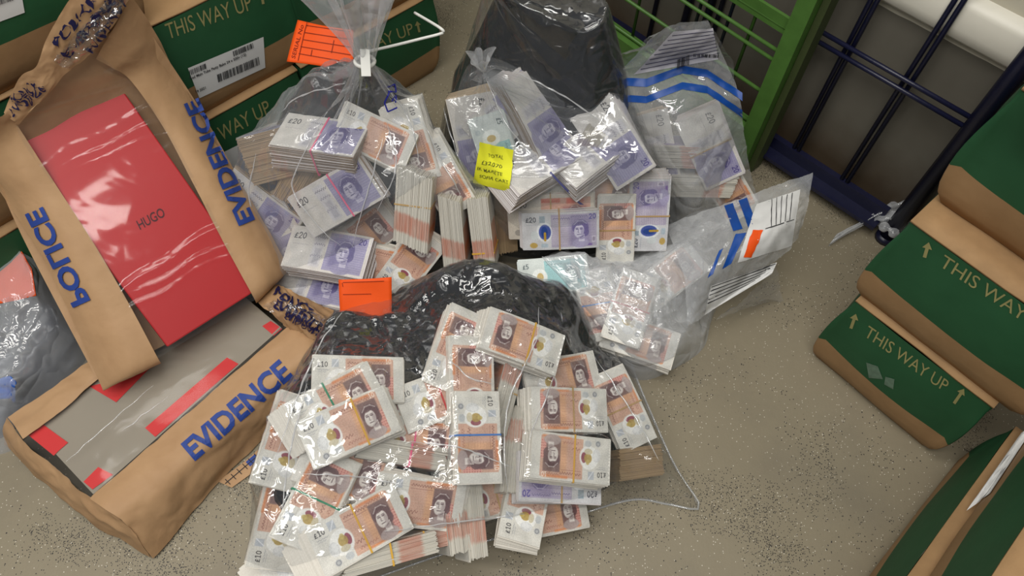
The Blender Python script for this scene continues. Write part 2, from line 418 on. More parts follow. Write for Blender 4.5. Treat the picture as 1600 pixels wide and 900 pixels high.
FILM_A = film('clear_polythene', .035, refl=.1, bump=.3, bscale=9, rough=.06)
FILM_B = film('hazy_polythene', .13, refl=.1, bump=.32, bscale=10)
FILM_C = film('milky_polythene', .34, refl=.1, bump=.4, bscale=13)
FILM_D = film('crumpled_milky_polythene', .4, refl=.1, bump=.4, bscale=14)
FILM_S = film('soft_polythene', .10, refl=.05, bump=.25, bscale=10, rough=.12)
FILM_E = film('glint_fold_polythene', .42, refl=.3, bump=.1, bscale=20, rough=.16, hazecol=(.9, .91, .92))  # pale film for the added folds that stand in for glare streaks
FILM_W = film('window_film', .02, refl=.03, bump=.05, bscale=5, rough=.1)
TAPE = film('printed_tape_film', .05, refl=.16, bump=.8, bscale=38, rough=.06)
BANDS = {'yellow': plain('band_yellow', (206, 160, 60), .5, .3, .05, 40), 'green': plain('band_green', (40, 130, 96), .5, .3, .05, 40), 'pink': plain('band_pink', (220, 92, 130), .5, .3, .05, 40),
         'blue': plain('band_blue', (66, 120, 190), .5, .3, .05, 40), 'tan': plain('band_tan', (176, 146, 100), .5, .3, .05, 40), 'red': plain('band_red', (190, 60, 60), .5, .3, .05, 40)}
EDGE = {k: mat_edges(k) for k in ('ten', 'twenty', 'worn', 'fifty', 'five')}
FACE = {k: mat_noteface(k) for k in ('ten', 'twenty', 'worn', 'fifty', 'five')}

# ------------------------------------------------------------------ room: floor, wall
E1 = nrm((math.cos(math.radians(-42.5)), math.sin(math.radians(-42.5)), 0))       # along the cage wall, towards the right boxes
E2 = nrm((math.cos(math.radians(46)), math.sin(math.radians(46)), 0))             # along the left boxes, away from the camera
NW = np.array([-E1[1], E1[0], 0.0])                                               # into the wall
fl = link('floor', mesh('floor', [(-3, -2.2, 0), (3, -2.2, 0), (3, 3.4, 0), (-3, 3.4, 0)], [(0, 1, 2, 3)]), mat_floor()); tag(fl, 'grey beige speckled vinyl floor with dark grit', kind='structure')
RAIL_P = P(1169, 205, 0.03)
WALL_P = RAIL_P + NW * 0.03
WALL_SPLIT = float(PL(1470, 52, WALL_P, NW)[2])
wl = MB().box((0, 0.05, 0.95), 2.2, 0.05, 0.95).build('wall_back', mat_wall())
wl.matrix_world = Matrix.Translation(Vector((WALL_P[0], WALL_P[1], 0))) @ Matrix.Rotation(math.atan2(E1[1], E1[0]), 4, 'Z')
tag(wl, 'painted wall, dark grey below and cream above, behind the cages', kind='structure')
# rounded white bumper rail fixed along the wall
rp = PL(1545, 42, WALL_P, NW)
mb = MB(); prof = [(0, -.035), (.012, -.034), (.02, -.026), (.023, -.01), (.023, .02), (.018, .03), (0, .034)]
vs = []
for e in (-1.4, 1.2):
    vs += [rp * [1, 1, 0] + E1 * e - NW * a + np.array([0, 0, rp[2] + b]) for a, b in prof]
k = len(prof); mb.add(vs, [(i, i + 1, k + i + 1, k + i) for i in range(k - 1)])
tr = mb.build('trim_1', plain('white_bumper', (222, 218, 204), .4, .4, .04, 10), smooth=True); tag(tr, 'white rounded bumper rail along the wall', kind='structure')

# ------------------------------------------------------------------ cages
def on_panel(px, py, d=0.0): return PL(px, py, RAIL_P - NW * d, NW)
bc = empty('wire_cage', (RAIL_P[0], RAIL_P[1], 0)); tag(bc, 'dark navy steel roll cage panel standing against the wall', 'cage')
a0 = on_panel(1169, 205); a1 = on_panel(1384, 336); a0[2] = a1[2] = .042
MB().bar(a0, a1, .012, .035).build('bottom_rail', NAVY, bc)
MB().bar(a0 - NW * .018 + [0, 0, -.012], a1 - NW * .018 + [0, 0, -.012], .03, .008).build('rail_flange', NAVY, bc)
for (x0, y0, x1, y1) in [(1239, 235, 1360, 0), (1246, 238, 1366, 3), (1315, 280, 1486, 0), (1324, 284, 1495, 3)]:
    lo = on_panel(x0, y0); up = on_panel(x1, y1); d = up - lo; lo[2] = .03
    MB().tube([lo, lo * [1, 1, 0] + np.array([0, 0, .9])], .0042).build('upright_rod', NAVY, bc, True)
for (x0, y0, x1, y1) in [(1232, 40, 1496, 189), (1242, 27, 1506, 176)]:
    p = on_panel(x0, y0, .008); q = on_panel(x1, y1, .008); z = (p[2] + q[2]) / 2; p[2] = q[2] = z
    MB().tube([p, q + E1 * .05], .0042).build('cross_rod', NAVY, bc, True)
lp = on_panel(1206, 125, .0)
MB().tube([lp * [1, 1, 0], lp * [1, 1, 0] + np.array([0, 0, .9])], .006).build('upright_rod', NAVY, bc, True)
pb = P(1383, 372)
MB().tube([pb, pb + np.array([0, 0, .95])], .0145, 14).build('corner_post', NAVY, bc, True)
MB().tube([pb + [0, 0, .0], pb + np.array([0, 0, .012])], .02, 14).build('post_foot', NAVY, bc, True)

G0, G1 = P(919, 27, .09), P(1168, 204, .09)
GD = nrm((G1 - G0) * [1, 1, 0]); GN = np.array([-GD[1], GD[0], 0.0])
gc = empty('roll_cage', (G1[0], G1[1], 0)); tag(gc, 'green steel roll cage with mesh sides behind the bags', 'cage')
def on_green(px, py): return PL(px, py, G1, GN)
MB().bar(G1 - GD * .9, G1, .03, .034).build('base_bar', GREEN_STEEL, gc)
MB().bar(G1 - GD * .9 + [0, 0, -.035] - GN * .01, G1 + [0, 0, -.035] - GN * .01, .006, .04).build('base_flange', GREEN_STEEL, gc)
gp = G1 + GD * .012
MB().bar(gp * [1, 1, 0], gp * [1, 1, 0] + np.array([0, 0, 1.0]), .03, .03, GN).build('corner_post', GREEN_STEEL, gc)
gq = gp + GD * .022 + GN * .02
MB().bar(gq * [1, 1, 0], gq * [1, 1, 0] + np.array([0, 0, 1.0]), .012, .03, GN).build('post_flange', plain('olive_steel', (66, 76, 44), .5, .4, .2, 30), gc)
for (x, y) in [(968, 46), (1008, 19), (1102, 24), (1185, 60), (1180, 14)]:
    p = on_green(x, y); q = gp + np.array([0, 0, p[2] - gp[2]])
    if p[2] > .5: continue
    MB().tube([p - GD * .7, q], .0036).build('mesh_rod', GREEN_STEEL, gc, True)
t = on_green(1178, 8); MB().bar(t - GD * .9, gp + np.array([0, 0, t[2] - gp[2]]), .006, .03).build('top_bar', GREEN_STEEL, gc)
for (x, y) in [(982, 70), (1060, 118), (1122, 70), (1150, 100)]:
    p = on_green(x, y) * [1, 1, 0] + GN * .008
    MB().tube([p + [0, 0, .09], p + np.array([0, 0, .9])], .0032).build('mesh_upright', GREEN_STEEL if x < 1000 or x > 1140 else NAVY, gc, True)
dk = empty('parked_cage', tuple((G0 + GN * .07) * [1, 1, 0])); tag(dk, 'dark steel cage uprights behind the green roll cage', 'cage')
for (x, y) in [(905, 10), (935, 10), (1020, 30), (1095, 60), (1118, 40), (1075, 14)]:
    p = PL(x, y, G1 + GN * .07, GN) * [1, 1, 0]
    MB().tube([p, p + np.array([0, 0, .9])], .008 if x % 2 else .005).build('upright_rod', NAVY, dk, True)
p = PL(930, 40, G1 + GN * .07, GN); p[2] = .05; MB().bar(p - GD * .3, p + GD * .36, .02, .03).build('bottom_rail', NAVY, dk)

# ------------------------------------------------------------------ cartons
def carton(label, corner, xdir, wd, dp, h, group, bulge=.006, seed=0, flaps=True, name='carton'):
    """corner = bottom corner of the printed face on its local -x side; xdir = along the face; depth goes to local +y"""
    xd = nrm(xdir); yd = np.array([-xd[1], xd[0], 0.0]); c = np.array(corner, float) + xd * wd / 2 + yd * dp / 2
    root = empty(name, mat=Matrix.Translation(Vector(c)) @ Matrix.Rotation(math.atan2(xd[1], xd[0]), 4, 'Z'))
    tag(root, label, 'box', group)
    r = .0045; per = []
    def side(a, b, n):
        for t in np.linspace(0, 1, n, endpoint=False): per.append((np.array(a) * (1 - t) + np.array(b) * t, math.sin(math.pi * t)))
    X, Y = wd / 2, dp / 2
    cs = [(-X + r, -Y), (X - r, -Y), (X, -Y + r), (X, Y - r), (X - r, Y), (-X + r, Y), (-X, Y - r), (-X, -Y + r)]
    for i in range(8):
        side(cs[i], cs[(i + 1) % 8], 14 if i % 2 == 0 else 3)
    nz = 12; V = []
    for k in range(nz):
        t = k / (nz - 1); z = h * t
        for i, (p, bw) in enumerate(per):
            nx = np.array([p[0] / X if abs(p[0]) > X - r * 1.01 else 0, p[1] / Y if abs(p[1]) > Y - r * 1.01 else 0])
            b = bulge * bw * math.sin(math.pi * min(1, t * 1.05)) if nx.any() else 0
            nn = pnoise(p[0] * 9 + p[1] * 7 + seed, z * 9 + seed, seed) * .0018
            tin = .006 * max(0, .12 - t) / .12
            q = p * (1 - tin / .1) + nx * (b + nn)
            V.append((q[0], q[1], z))
    n = len(per); Fc = [tuple(x) for x in gridfaces(nz, n, True)] + [tuple(range(n))[::-1]]
    body = link('body', mesh('carton_body', V, [f[::-1] if len(f) == 4 else f for f in Fc], True), mat_carton(h), root, True)
    if flaps:
        for s in (-1, 1):
            m = MB(); ny = 6; vs = []
            for i in range(9):
                for j in range(ny):
                    u = -X + .001 + (wd - .002) * i / 8; v = s * (.0015 + (Y - .001) * j / (ny - 1))
                    vs.append((u, v, h + .003 + .002 * pnoise(i * .6 + seed, j * .7 + s, seed) - .002 * (j == ny - 1)))
            m.add(vs, [tuple(q) for q in gridfaces(9, ny)])
            o = m.build('flap', TAN, root, True, True); md = o.modifiers.new('thickness', 'SOLIDIFY'); md.thickness = .0035
    return root, body
def arrow_on(body, tip, tail, hw, parent):
    tip, tail = np.array(tip, float), np.array(tail, float); d = nrm(tip - tail); p = np.array([-d[1], d[0]]); m = tip - d * hw * 1.3
    pts = [tip, m + p * hw, m + p * hw * .35, tail + p * hw * .35, tail - p * hw * .35, m - p * hw * .35, m - p * hw]
    bv = bvh_of([body]); w3 = on_surface(bv, [tuple(x) for x in pts], .0008)
    return link('printed_arrow', mesh('printed_arrow', w3, [(0, 1, 6), (2, 3, 4, 5), (1, 2, 5, 6)]), GREEN_INK, parent)

LN = np.array([E2[1], -E2[0], 0.0]); LP0 = np.array([-.515, .878, 0.0])
HB = .19
LG = 'green and brown cartons stacked on the left'
def lcart(label, s0, s1, layer, back, seed, h=.19):
    return carton(label, LP0 + E2 * s0 - LN * back * .6 + np.array([0, 0, layer * .197]), E2, s1 - s0, .235, h, LG, seed=seed)
r, b = lcart('floor level carton behind the left bag of cash, partly hidden green band', -.165, .165, 0, 0, 1)
text_on('printed_text', b, 'THIS WAY UP', (298, 247), (424, 176), (-8, -22), GREEN_INK, r)
pl_ = patch('shipping_label', b, [(338, 243), (384, 220), (400, 262), (352, 290)], LABEL_W, r)
r, b = lcart('floor level carton under the tied plastic neck, beside the green cage', .17, .482, 0, 0, 2)
text_on('printed_text', b, 'THIS WAY UP', (520, 102), (647, 52), (-5, -18), GREEN_INK, r); arrow_on(b, (651, 33), (655, 50), 5, r)
r, b = lcart('floor level carton at far left behind the clear bag with orange card', -.50, -.17, 0, 0, 3)
r, b = lcart('carton with white barcode label, beside the evidence bag holding the red box', -.14, .186, 1, .012, 4, .19)
text_on('printed_text', b, 'THIS WAY UP', (263, 61), (395, 14), (-7, -25), GREEN_INK, r); arrow_on(b, (407, -16), (411, 6), 6, r)
lb = patch('shipping_label', b, [(293, 106), (411, 57), (414, 105), (311, 153)], LABEL_W, r, off=.0012)
for bc_ in (barcode((295, 118), (323, 106), (-1.5, -8), 16, 1), barcode((364, 88), (397, 74), (-1.5, -8), 18, 2), barcode((341, 128), (406, 100), (-2, -12), 34, 3)):
    tag(lines_on('barcode', lb, bc_, 1, INK, lb, n=2), kind='stuff')
text_on('label_text', lb, 'Red Main Tube Pasty Bake 24 x 500g (12)', (297, 124), (384, 86), (-1, -4), INK, lb, .02, .0014)
text_on('label_text', lb, '19 2021', (306, 145), (321, 138), (-1, -4), INK, lb, .02, .0014)
r, b = lcart('carton above the orange card, next along from the barcode labelled one', .192, .5, 1, .012, 5)
r, b = lcart('middle layer carton mostly hidden behind the red boxed evidence bag', -.47, -.146, 1, .012, 6)
r, b = lcart('topmost carton at upper left with a barcode label on its green side', -.36, -.03, 2, .012, 7, .19)
lb = patch('shipping_label', b, [(-40, -4), (30, -26), (38, 19), (-30, 44)], LABEL_W, r, off=.0012)
lines_on('barcode', lb, barcode((-22, 14), (20, 0), (-2, -12), 24, 5), 1, INK, lb, n=2)

RG = 'green and brown cartons stacked on the right'
RE = nrm((math.cos(math.radians(-46)), math.sin(math.radians(-46)), 0)); RN = np.array([-RE[1], RE[0], 0.0])
c1 = P(1263, 556)
r, b = carton('bottom carton of the right stack, standing on the floor with tape marks', c1, RE, .228, .3, .186, RG, .01, 11)
text_on('printed_text', b, 'THIS WAY UP', (1350, 524), (1476, 612), (9, -17), GREEN_INK, r); arrow_on(b, (1338, 490), (1330, 513), 7, r); arrow_on(b, (1507, 607), (1491, 630), 7, r)
sw = plain('tape_residue', (92, 118, 100), .35, .5, .5, 120)
patch('tape_mark', b, [(1354, 566), (1372, 572), (1380, 592), (1358, 590)], sw, r, 5, 5, .0008); patch('tape_mark', b, [(1384, 588), (1398, 592), (1396, 608), (1382, 600)], sw, r, 5, 5, .0008)
c2 = P(1329, 458, .192)
r, b = carton('middle carton of the right stack with pale arrow and lettering', c2, RE, .268, .3, .178, RG, .008, 12)
text_on('printed_text', b, 'THIS WAY UP', (1467, 414), (1640, 530), (11, -18), GREEN_INK, r); arrow_on(b, (1452, 378), (1445, 402), 8, r)
c3 = P(1452, 312, .378)
r, b = carton('third carton of the right stack, set back above the arrow printed one', c3, RE, .268, .25, .19, RG, .012, 13)
c4 = P(1586, 188, .578)
r, b = carton('highest carton of the right stack at the frame edge', c4, RE, .2, .2, .18, RG, .006, 14)

XG = 'cartons at the lower right corner'
x_far = P(1585, 668, .172); x_far[2] = 0
xw = np.array([-E2[0], -E2[1], 0.0])                      # local +x runs towards the camera, so the printed side faces the bags
r, b = carton('low floor carton at bottom right with a scuffed green side', x_far, xw, .33, .235, .172, XG, .006, 21)
patch('clear_tape', b, [(1478, 722), (1484, 716), (1404, 826), (1394, 836)], plain('worn_label', (150, 150, 138), .5, .3, .1, 50), r)
c6 = x_far + E1 * .012 - E2 * .01 + np.array([0, 0, .18])
r, b = carton('upper carton at bottom right with a torn white label', c6, xw, .33, .22, .18, XG, .006, 22)
lb = patch('shipping_label', b, [(1596, 676), (1622, 660), (1548, 772), (1510, 798)], LABEL_W, r, off=.0012)

# ------------------------------------------------------------------ evidence bag leaning on the left cartons, with a red box inside
Ra, Rb, Rd = np.array([-.685, .684, .348]), np.array([-.573, .798, .342]), np.array([-.517, .457, .13])
RU = nrm(Rb - Ra); RNm = nrm(np.cross(Rd - Ra, Rb - Ra)); RNm = RNm if RNm[2] > 0 else -RNm; RV = np.cross(RNm, RU)
RV = RV if RV.dot(Rd - Ra) > 0 else -RV
def R(px, py, off=0.0):
    a = PL(px, py, Ra + RNm * off, RNm); b = PL(px, py, LP0 + LN * (.016 + .35 * (off + .05)), LN)      # never inside the cartons it leans on
    return a if np.linalg.norm(a - CPOS) < np.linalg.norm(b - CPOS) else b
SHIFT = 0
rb_c = sum(PL(*q_, Ra, RNm) for q_ in ((35, 205), (205, 125), (393, 460), (245, 555))) / 4
rw, rl, rt = .16, .352, .05
red = empty('gift_box', tuple(rb_c - RNm * rt)); tag(red, 'flat red card box with small dark lettering inside the paper evidence bag', 'box')
lid = MB().box(rb_c - RNm * .012, rw / 2, rl / 2, .012, RU, RV, RNm).build('lid', RED, red)
bb = MB().box(rb_c - RNm * .035, rw / 2 - .002, rl / 2 - .002, .015, RU, RV, RNm).build('base', RED, red)
for o in (lid, bb):
    md = o.modifiers.new('bevel', 'BEVEL'); md.width = .002; md.segments = 2
text_on('printed_text', lid, 'HUGO', (219, 359), (259, 337), (-7, -14), plain('maroon_ink', (70, 12, 20), .5, .3, .05, 60), lid, .01)

ev = empty('evidence_bag', tuple(rb_c - RNm * .06)); tag(ev, 'brown paper evidence bag with clear window showing a red box', 'evidence bag')
back = [[R(x, y, -.052) for x, y in row] for row in [[(-30, 210), (90, 110), (215, 20)], [(30, 360), (160, 270), (330, 200)], [(150, 590), (290, 520), (440, 410)]]]
sheet('back_panel', back, 20, 20, KRAFT, ev, .003, 14, 2, ridge=False)
inn = [(150, 92), (178, 108), (206, 128), (256, 200), (302, 287), (350, 380), (396, 464)]
out = [(206, -6), (240, 45), (268, 100), (318, 190), (365, 270), (410, 342), (449, 416)]
rs = [[R(*i, .004), R(*((np.array(i) * .6 + np.array(o) * .4)), .003), R(*((np.array(i) * .25 + np.array(o) * .75)), -.012), R(*o, -.035)] for i, o in zip(inn, out)]
rs.append([R(400, 474, -.045), R(420, 455, -.045), R(440, 430, -.047), R(449, 420, -.048)])
strip_r = sheet('paper_panel', rs, 60, 24, KRAFT, ev, .0012, 9, 3, ridge=True)
inn = [(14, 178), (34, 206), (92, 296), (150, 386), (200, 472), (247, 560)]
out = [(-60, 200), (-30, 262), (4, 306), (70, 410), (122, 520), (158, 604)]
ls = [[R(*i, .004), R(*((np.array(i) * .6 + np.array(o) * .4)), .001), R(*((np.array(i) * .25 + np.array(o) * .75)), -.016), R(*o, -.04)] for i, o in zip(inn, out)]
ls.append([R(252, 566, -.04), R(220, 580, -.045), R(185, 594, -.047), R(162, 606, -.048)])
strip_l = sheet('paper_panel', ls, 60, 24, KRAFT, ev, .0012, 9, 4, ridge=True)
win = [[R(118, 62, .012), R(140, 72, .014), R(152, 84, .012)], [R(60, 130, .006), R(120, 118, .012), R(186, 112, .008)], [R(26, 198, .004), R(110, 172, .007), R(212, 132, .004)],
       [R(84, 290, .004), R(170, 240, .005), R(262, 205, .004)], [R(146, 384, .004), R(220, 330, .005), R(310, 290, .004)], [R(196, 470, .004), R(270, 425, .005), R(355, 380, .004)], [R(246, 560, .004), R(320, 515, .005), R(400, 468, .004)]]
film_w = sheet('window', win, 200, 40, FILM_W, ev, .0007, 8, 8)
def crease(o, nu, nv, bands):
    """sharp folds pressed across a film"""
    co = np.empty(nu * nv * 3); o.data.vertices.foreach_get('co', co); co = co.reshape(nu, nv, 3); u = np.linspace(0, 1, nu)[:, None]; v = np.linspace(0, 1, nv)[None, :]
    n = np.cross(np.gradient(co, axis=0), np.gradient(co, axis=1)); n /= np.linalg.norm(n, axis=-1, keepdims=True); n *= np.sign(n[..., 2:3])
    for c, sl, wd, h in bands:
        d = np.abs(u - c - sl * (v - .5) - .006 * np.sin(v * 9 + c * 20)); co = co + n * (h * np.clip(1 - d / wd, 0, 1))[..., None]
    o.data.vertices.foreach_set('co', co.ravel()); o.data.update()
crease(film_w, 200, 40, [(.30, .02, .012, .0022), (.44, -.03, .02, .003), (.475, -.01, .014, .0026), (.50, .02, .012, .002), (.80, -.02, .018, .003), (.835, .01, .014, .0026), (.86, .0, .010, .002)])
tf = [[R(6, 176, -.01), R(30, 122, -.005), R(56, 104, 0), R(74, 58, .004), R(108, 0, .0), R(130, -30, .0)],
      [R(16, 186, .0), R(46, 146, .006), R(72, 112, .012), R(92, 72, .018), R(130, 10, .014), R(150, -30, .01)],
      [R(30, 194, .004), R(66, 150, .01), R(92, 108, .018), R(112, 76, .024), R(152, 26, .02), R(176, -30, .012)],
      [R(20, 194, .003), R(70, 152, .008), R(110, 108, .014), R(140, 86, .018), R(184, 30, .012), R(212, -20, 0)]]
top_f = sheet('folded_mouth', tf, 40, 70, KRAFT, ev, .0022, 16, 5)
tp = [[R(82, 96, .022), R(150, 18, .03), R(196, -30, .022)], [R(96, 104, .028), R(162, 26, .036), R(206, -30, .028)], [R(112, 108, .026), R(176, 34, .032), R(220, -22, .024)]]
tape = sheet('seal_tape', tp, 24, 60, TAPE, ev, .004, 40, 6)
for s, a, b_, c in [('POLICE', (89, 74), (150, 2), (-9, -12)), ('EVIDENCE', (104, 92), (196, -18), (-8, -10)), ('POLICE', (122, 68), (190, -14), (-8, -10)), ('EVIDENCE', (142, 86), (196, 0), (-8, -9))]:
    text_on('tape_text', top_f, s, a, b_, c, NAVY_INK, top_f, .02, .003, jit=6)
text_on('tape_text', top_f, 'EVIDENCE', (20, 178), (70, 140), (-7, -10), NAVY_INK, top_f, .02, .003, jit=6)
text_on('tape_text', top_f, 'POLICE', (18, 160), (58, 134), (-6, -9), NAVY_INK, top_f, .02, .003, jit=6)
text_on('printed_text', strip_r, 'EVIDENCE', (396, 344), (309, 153), (-24, 10), BLUE_INK, strip_r, .035, .0022)
text_on('printed_text', strip_l, 'POLICE', (117, 480), (42, 334), (26, -12), BLUE_INK, strip_l, .035, .0022)

# ------------------------------------------------------------------ evidence bag lying on the floor
gz = .072
def flat(px, py, z): return P(px, py, z)
q = [P(48, 668, gz), P(146, 772, gz), P(440, 512, gz)]; q.append(q[0] + q[2] - q[1])
gb = empty('flat_box', tuple((q[0] + q[2]) / 2 * [1, 1, 0])); tag(gb, 'flat grey box with red patches inside the floor evidence bag', 'box')
gu, gv = nrm(q[2] - q[1]), nrm(q[0] - q[1]); gvv = nrm(gv - gu * gu.dot(gv)); ln_, wn_ = np.linalg.norm(q[2] - q[1]), np.linalg.norm(q[0] - q[1])
body_g = MB().box((q[0] + q[2]) / 2 * [1, 1, 0] + np.array([0, 0, gz / 2 + .004]), ln_ / 2, wn_ / 2, gz / 2 - .004, gu, gvv).build('body', GREYBOARD, gb)
for qd in [[(42, 678), (63, 660), (107, 692), (84, 712)], [(131, 753), (154, 730), (177, 742), (145, 765)], [(227, 669), (355, 559), (373, 569), (243, 683)], [(410, 510), (423, 502), (440, 513), (427, 524)], [(140, 604), (200, 590), (250, 560), (182, 629)]]:
    patch('red_patch', body_g, qd, REDTAPE, gb, 4, 4, .0012)
e2 = empty('evidence_bag', tuple((q[0] + q[2]) / 2 * [1, 1, 0])); tag(e2, 'brown paper evidence bag lying on the floor with grey contents', 'evidence bag')
inn = [(140, 779), (217, 712), (294, 645), (371, 578), (448, 511)]
fold = [(193, 815), (267, 750), (340, 684), (414, 617), (487, 551)]
bot = [(238, 872), (288, 815), (345, 750), (400, 695), (452, 640)]
rr = [[flat(*i, .08), flat(*(np.array(i) * .5 + np.array(f_) * .5), .084), flat(*f_, .076), flat(*(np.array(f_) * .45 + np.array(b_) * .55), .04), flat(*b_, .004)] for i, f_, b_ in zip(inn, fold, bot)]
rr.append([flat(462, 500, .076), flat(480, 512, .07), flat(500, 540, .05), flat(494, 575, .03), flat(478, 612, .004)])
strip_e = sheet('paper_panel', rr, 70, 36, KRAFT, e2, .0026, 10, 14)
lo_ = [[flat(12, 652, .07), flat(80, 606, .08), flat(150, 556, .08), flat(230, 500, .07)], [flat(24, 668, .08), flat(92, 624, .084), flat(155, 578, .084), flat(240, 515, .08)], [flat(36, 686, .08), flat(98, 640, .082), flat(158, 588, .082), flat(250, 525, .08)]]
sheet('paper_panel', lo_, 16, 40, KRAFT, e2, .002, 14, 15)
en = [[flat(12, 652, .07), flat(36, 688, .078), flat(90, 735, .076), flat(140, 780, .078), flat(193, 815, .076)], [flat(6, 668, .05), flat(28, 712, .048), flat(84, 764, .046), flat(146, 808, .05), flat(214, 842, .05)], [flat(8, 694, .004), flat(50, 738, .004), flat(104, 785, .004), flat(160, 830, .004), flat(238, 872, .004)]]
sheet('end_panel', en, 24, 60, KRAFT, e2, .0026, 11, 16)
we = [[flat(36, 688, .08), flat(90, 735, .08), flat(142, 779, .08)], [flat(98, 640, .083), flat(160, 680, .086), flat(217, 712, .083)], [flat(160, 590, .083), flat(230, 620, .086), flat(294, 645, .083)], [flat(240, 525, .083), flat(300, 555, .086), flat(371, 578, .083)], [flat(330, 460, .08), flat(390, 490, .084), flat(452, 508, .08)]]
wf2 = sheet('window', we, 60, 120, FILM_W, e2, .0007, 7, 18)
crease(wf2, 60, 120, [])
mo = [[flat(395, 462, .09), flat(430, 445, .09), flat(470, 462, .09), flat(522, 484, .07)], [flat(410, 480, .1), flat(440, 470, .115), flat(480, 486, .11), flat(520, 500, .08)], [flat(425, 490, .1), flat(455, 490, .12), flat(490, 506, .11), flat(520, 520, .08)], [flat(448, 512, .08), flat(470, 522, .085), flat(498, 535, .075), flat(515, 545, .05)]]
mouth = sheet('folded_mouth', mo, 30, 50, KRAFT, e2, .003, 26, 19)
tp = [[p + np.array([0, 0, .004]) for p in row] for row in mo[1:3]]
sheet('seal_tape', tp, 12, 50, TAPE, e2, .003, 40, 20)
for s, a, b_, c in [('POLICE', (428, 462), (486, 496), (5, -11)), ('EVIDENCE', (430, 480), (500, 518), (5, -11)), ('EVIDENCE', (446, 494), (500, 526), (4, -9))]:
    text_on('tape_text', mouth, s, a, b_, c, NAVY_INK, mouth, .03, .003, jit=4)
text_on('printed_text', strip_e, 'EVIDENCE', (303, 719), (457, 586), (-21, -25), BLUE_INK, strip_e, .035, .0018)
# printed paper sheet poking out from under that bag
ps = [[P(340, 752, .004), P(388, 716, .005), P(440, 668, .005)], [P(362, 762, .003), P(408, 728, .004), P(450, 690, .003)]]
pp = sheet('printed_paper', ps, 8, 30, KRAFT, None, .0005, 10, 3); tag(pp, 'brown printed paper poking out from under the floor evidence bag', 'paper')
lines_on('printed_lines', pp, [((352 + i * 9, 749 - i * 8.0), (360 + i * 9, 757 - i * 8.0)) for i in range(9)] + [((352, 756), (436, 684))], 1.2, INK, pp)
patch('blue_block', pp, [(384, 722), (398, 710), (405, 717), (391, 729)], BLUE_INK, pp)

# ------------------------------------------------------------------ banknotes
DIG = {'1': [[(.2, .8), (.55, 1), (.55, 0)], [(.25, 0), (.85, 0)]], '0': [[(.5, 1), (.16, .8), (.1, .5), (.16, .2), (.5, 0), (.84, .2), (.9, .5), (.84, .8), (.5, 1)]],
       '2': [[(.12, .75), (.3, .97), (.6, 1), (.85, .8), (.8, .55), (.1, 0), (.9, 0)]], '5': [[(.85, 1), (.25, 1), (.18, .55), (.5, .62), (.85, .45), (.82, .15), (.5, 0), (.12, .1)]],
       'L': [[(.85, .85), (.6, 1), (.38, .85), (.38, .45), (.3, .1), (.1, 0), (.9, 0)], [(.12, .48), (.7, .48)]]}
def segdist(X, Y, a, b):
    a = np.array(a, float); b = np.array(b, float); d = b - a; L = d.dot(d) + 1e-9
    t = np.clip(((X - a[0]) * d[0] + (Y - a[1]) * d[1]) / L, 0, 1)
    return np.hypot(X - a[0] - t * d[0], Y - a[1] - t * d[1])
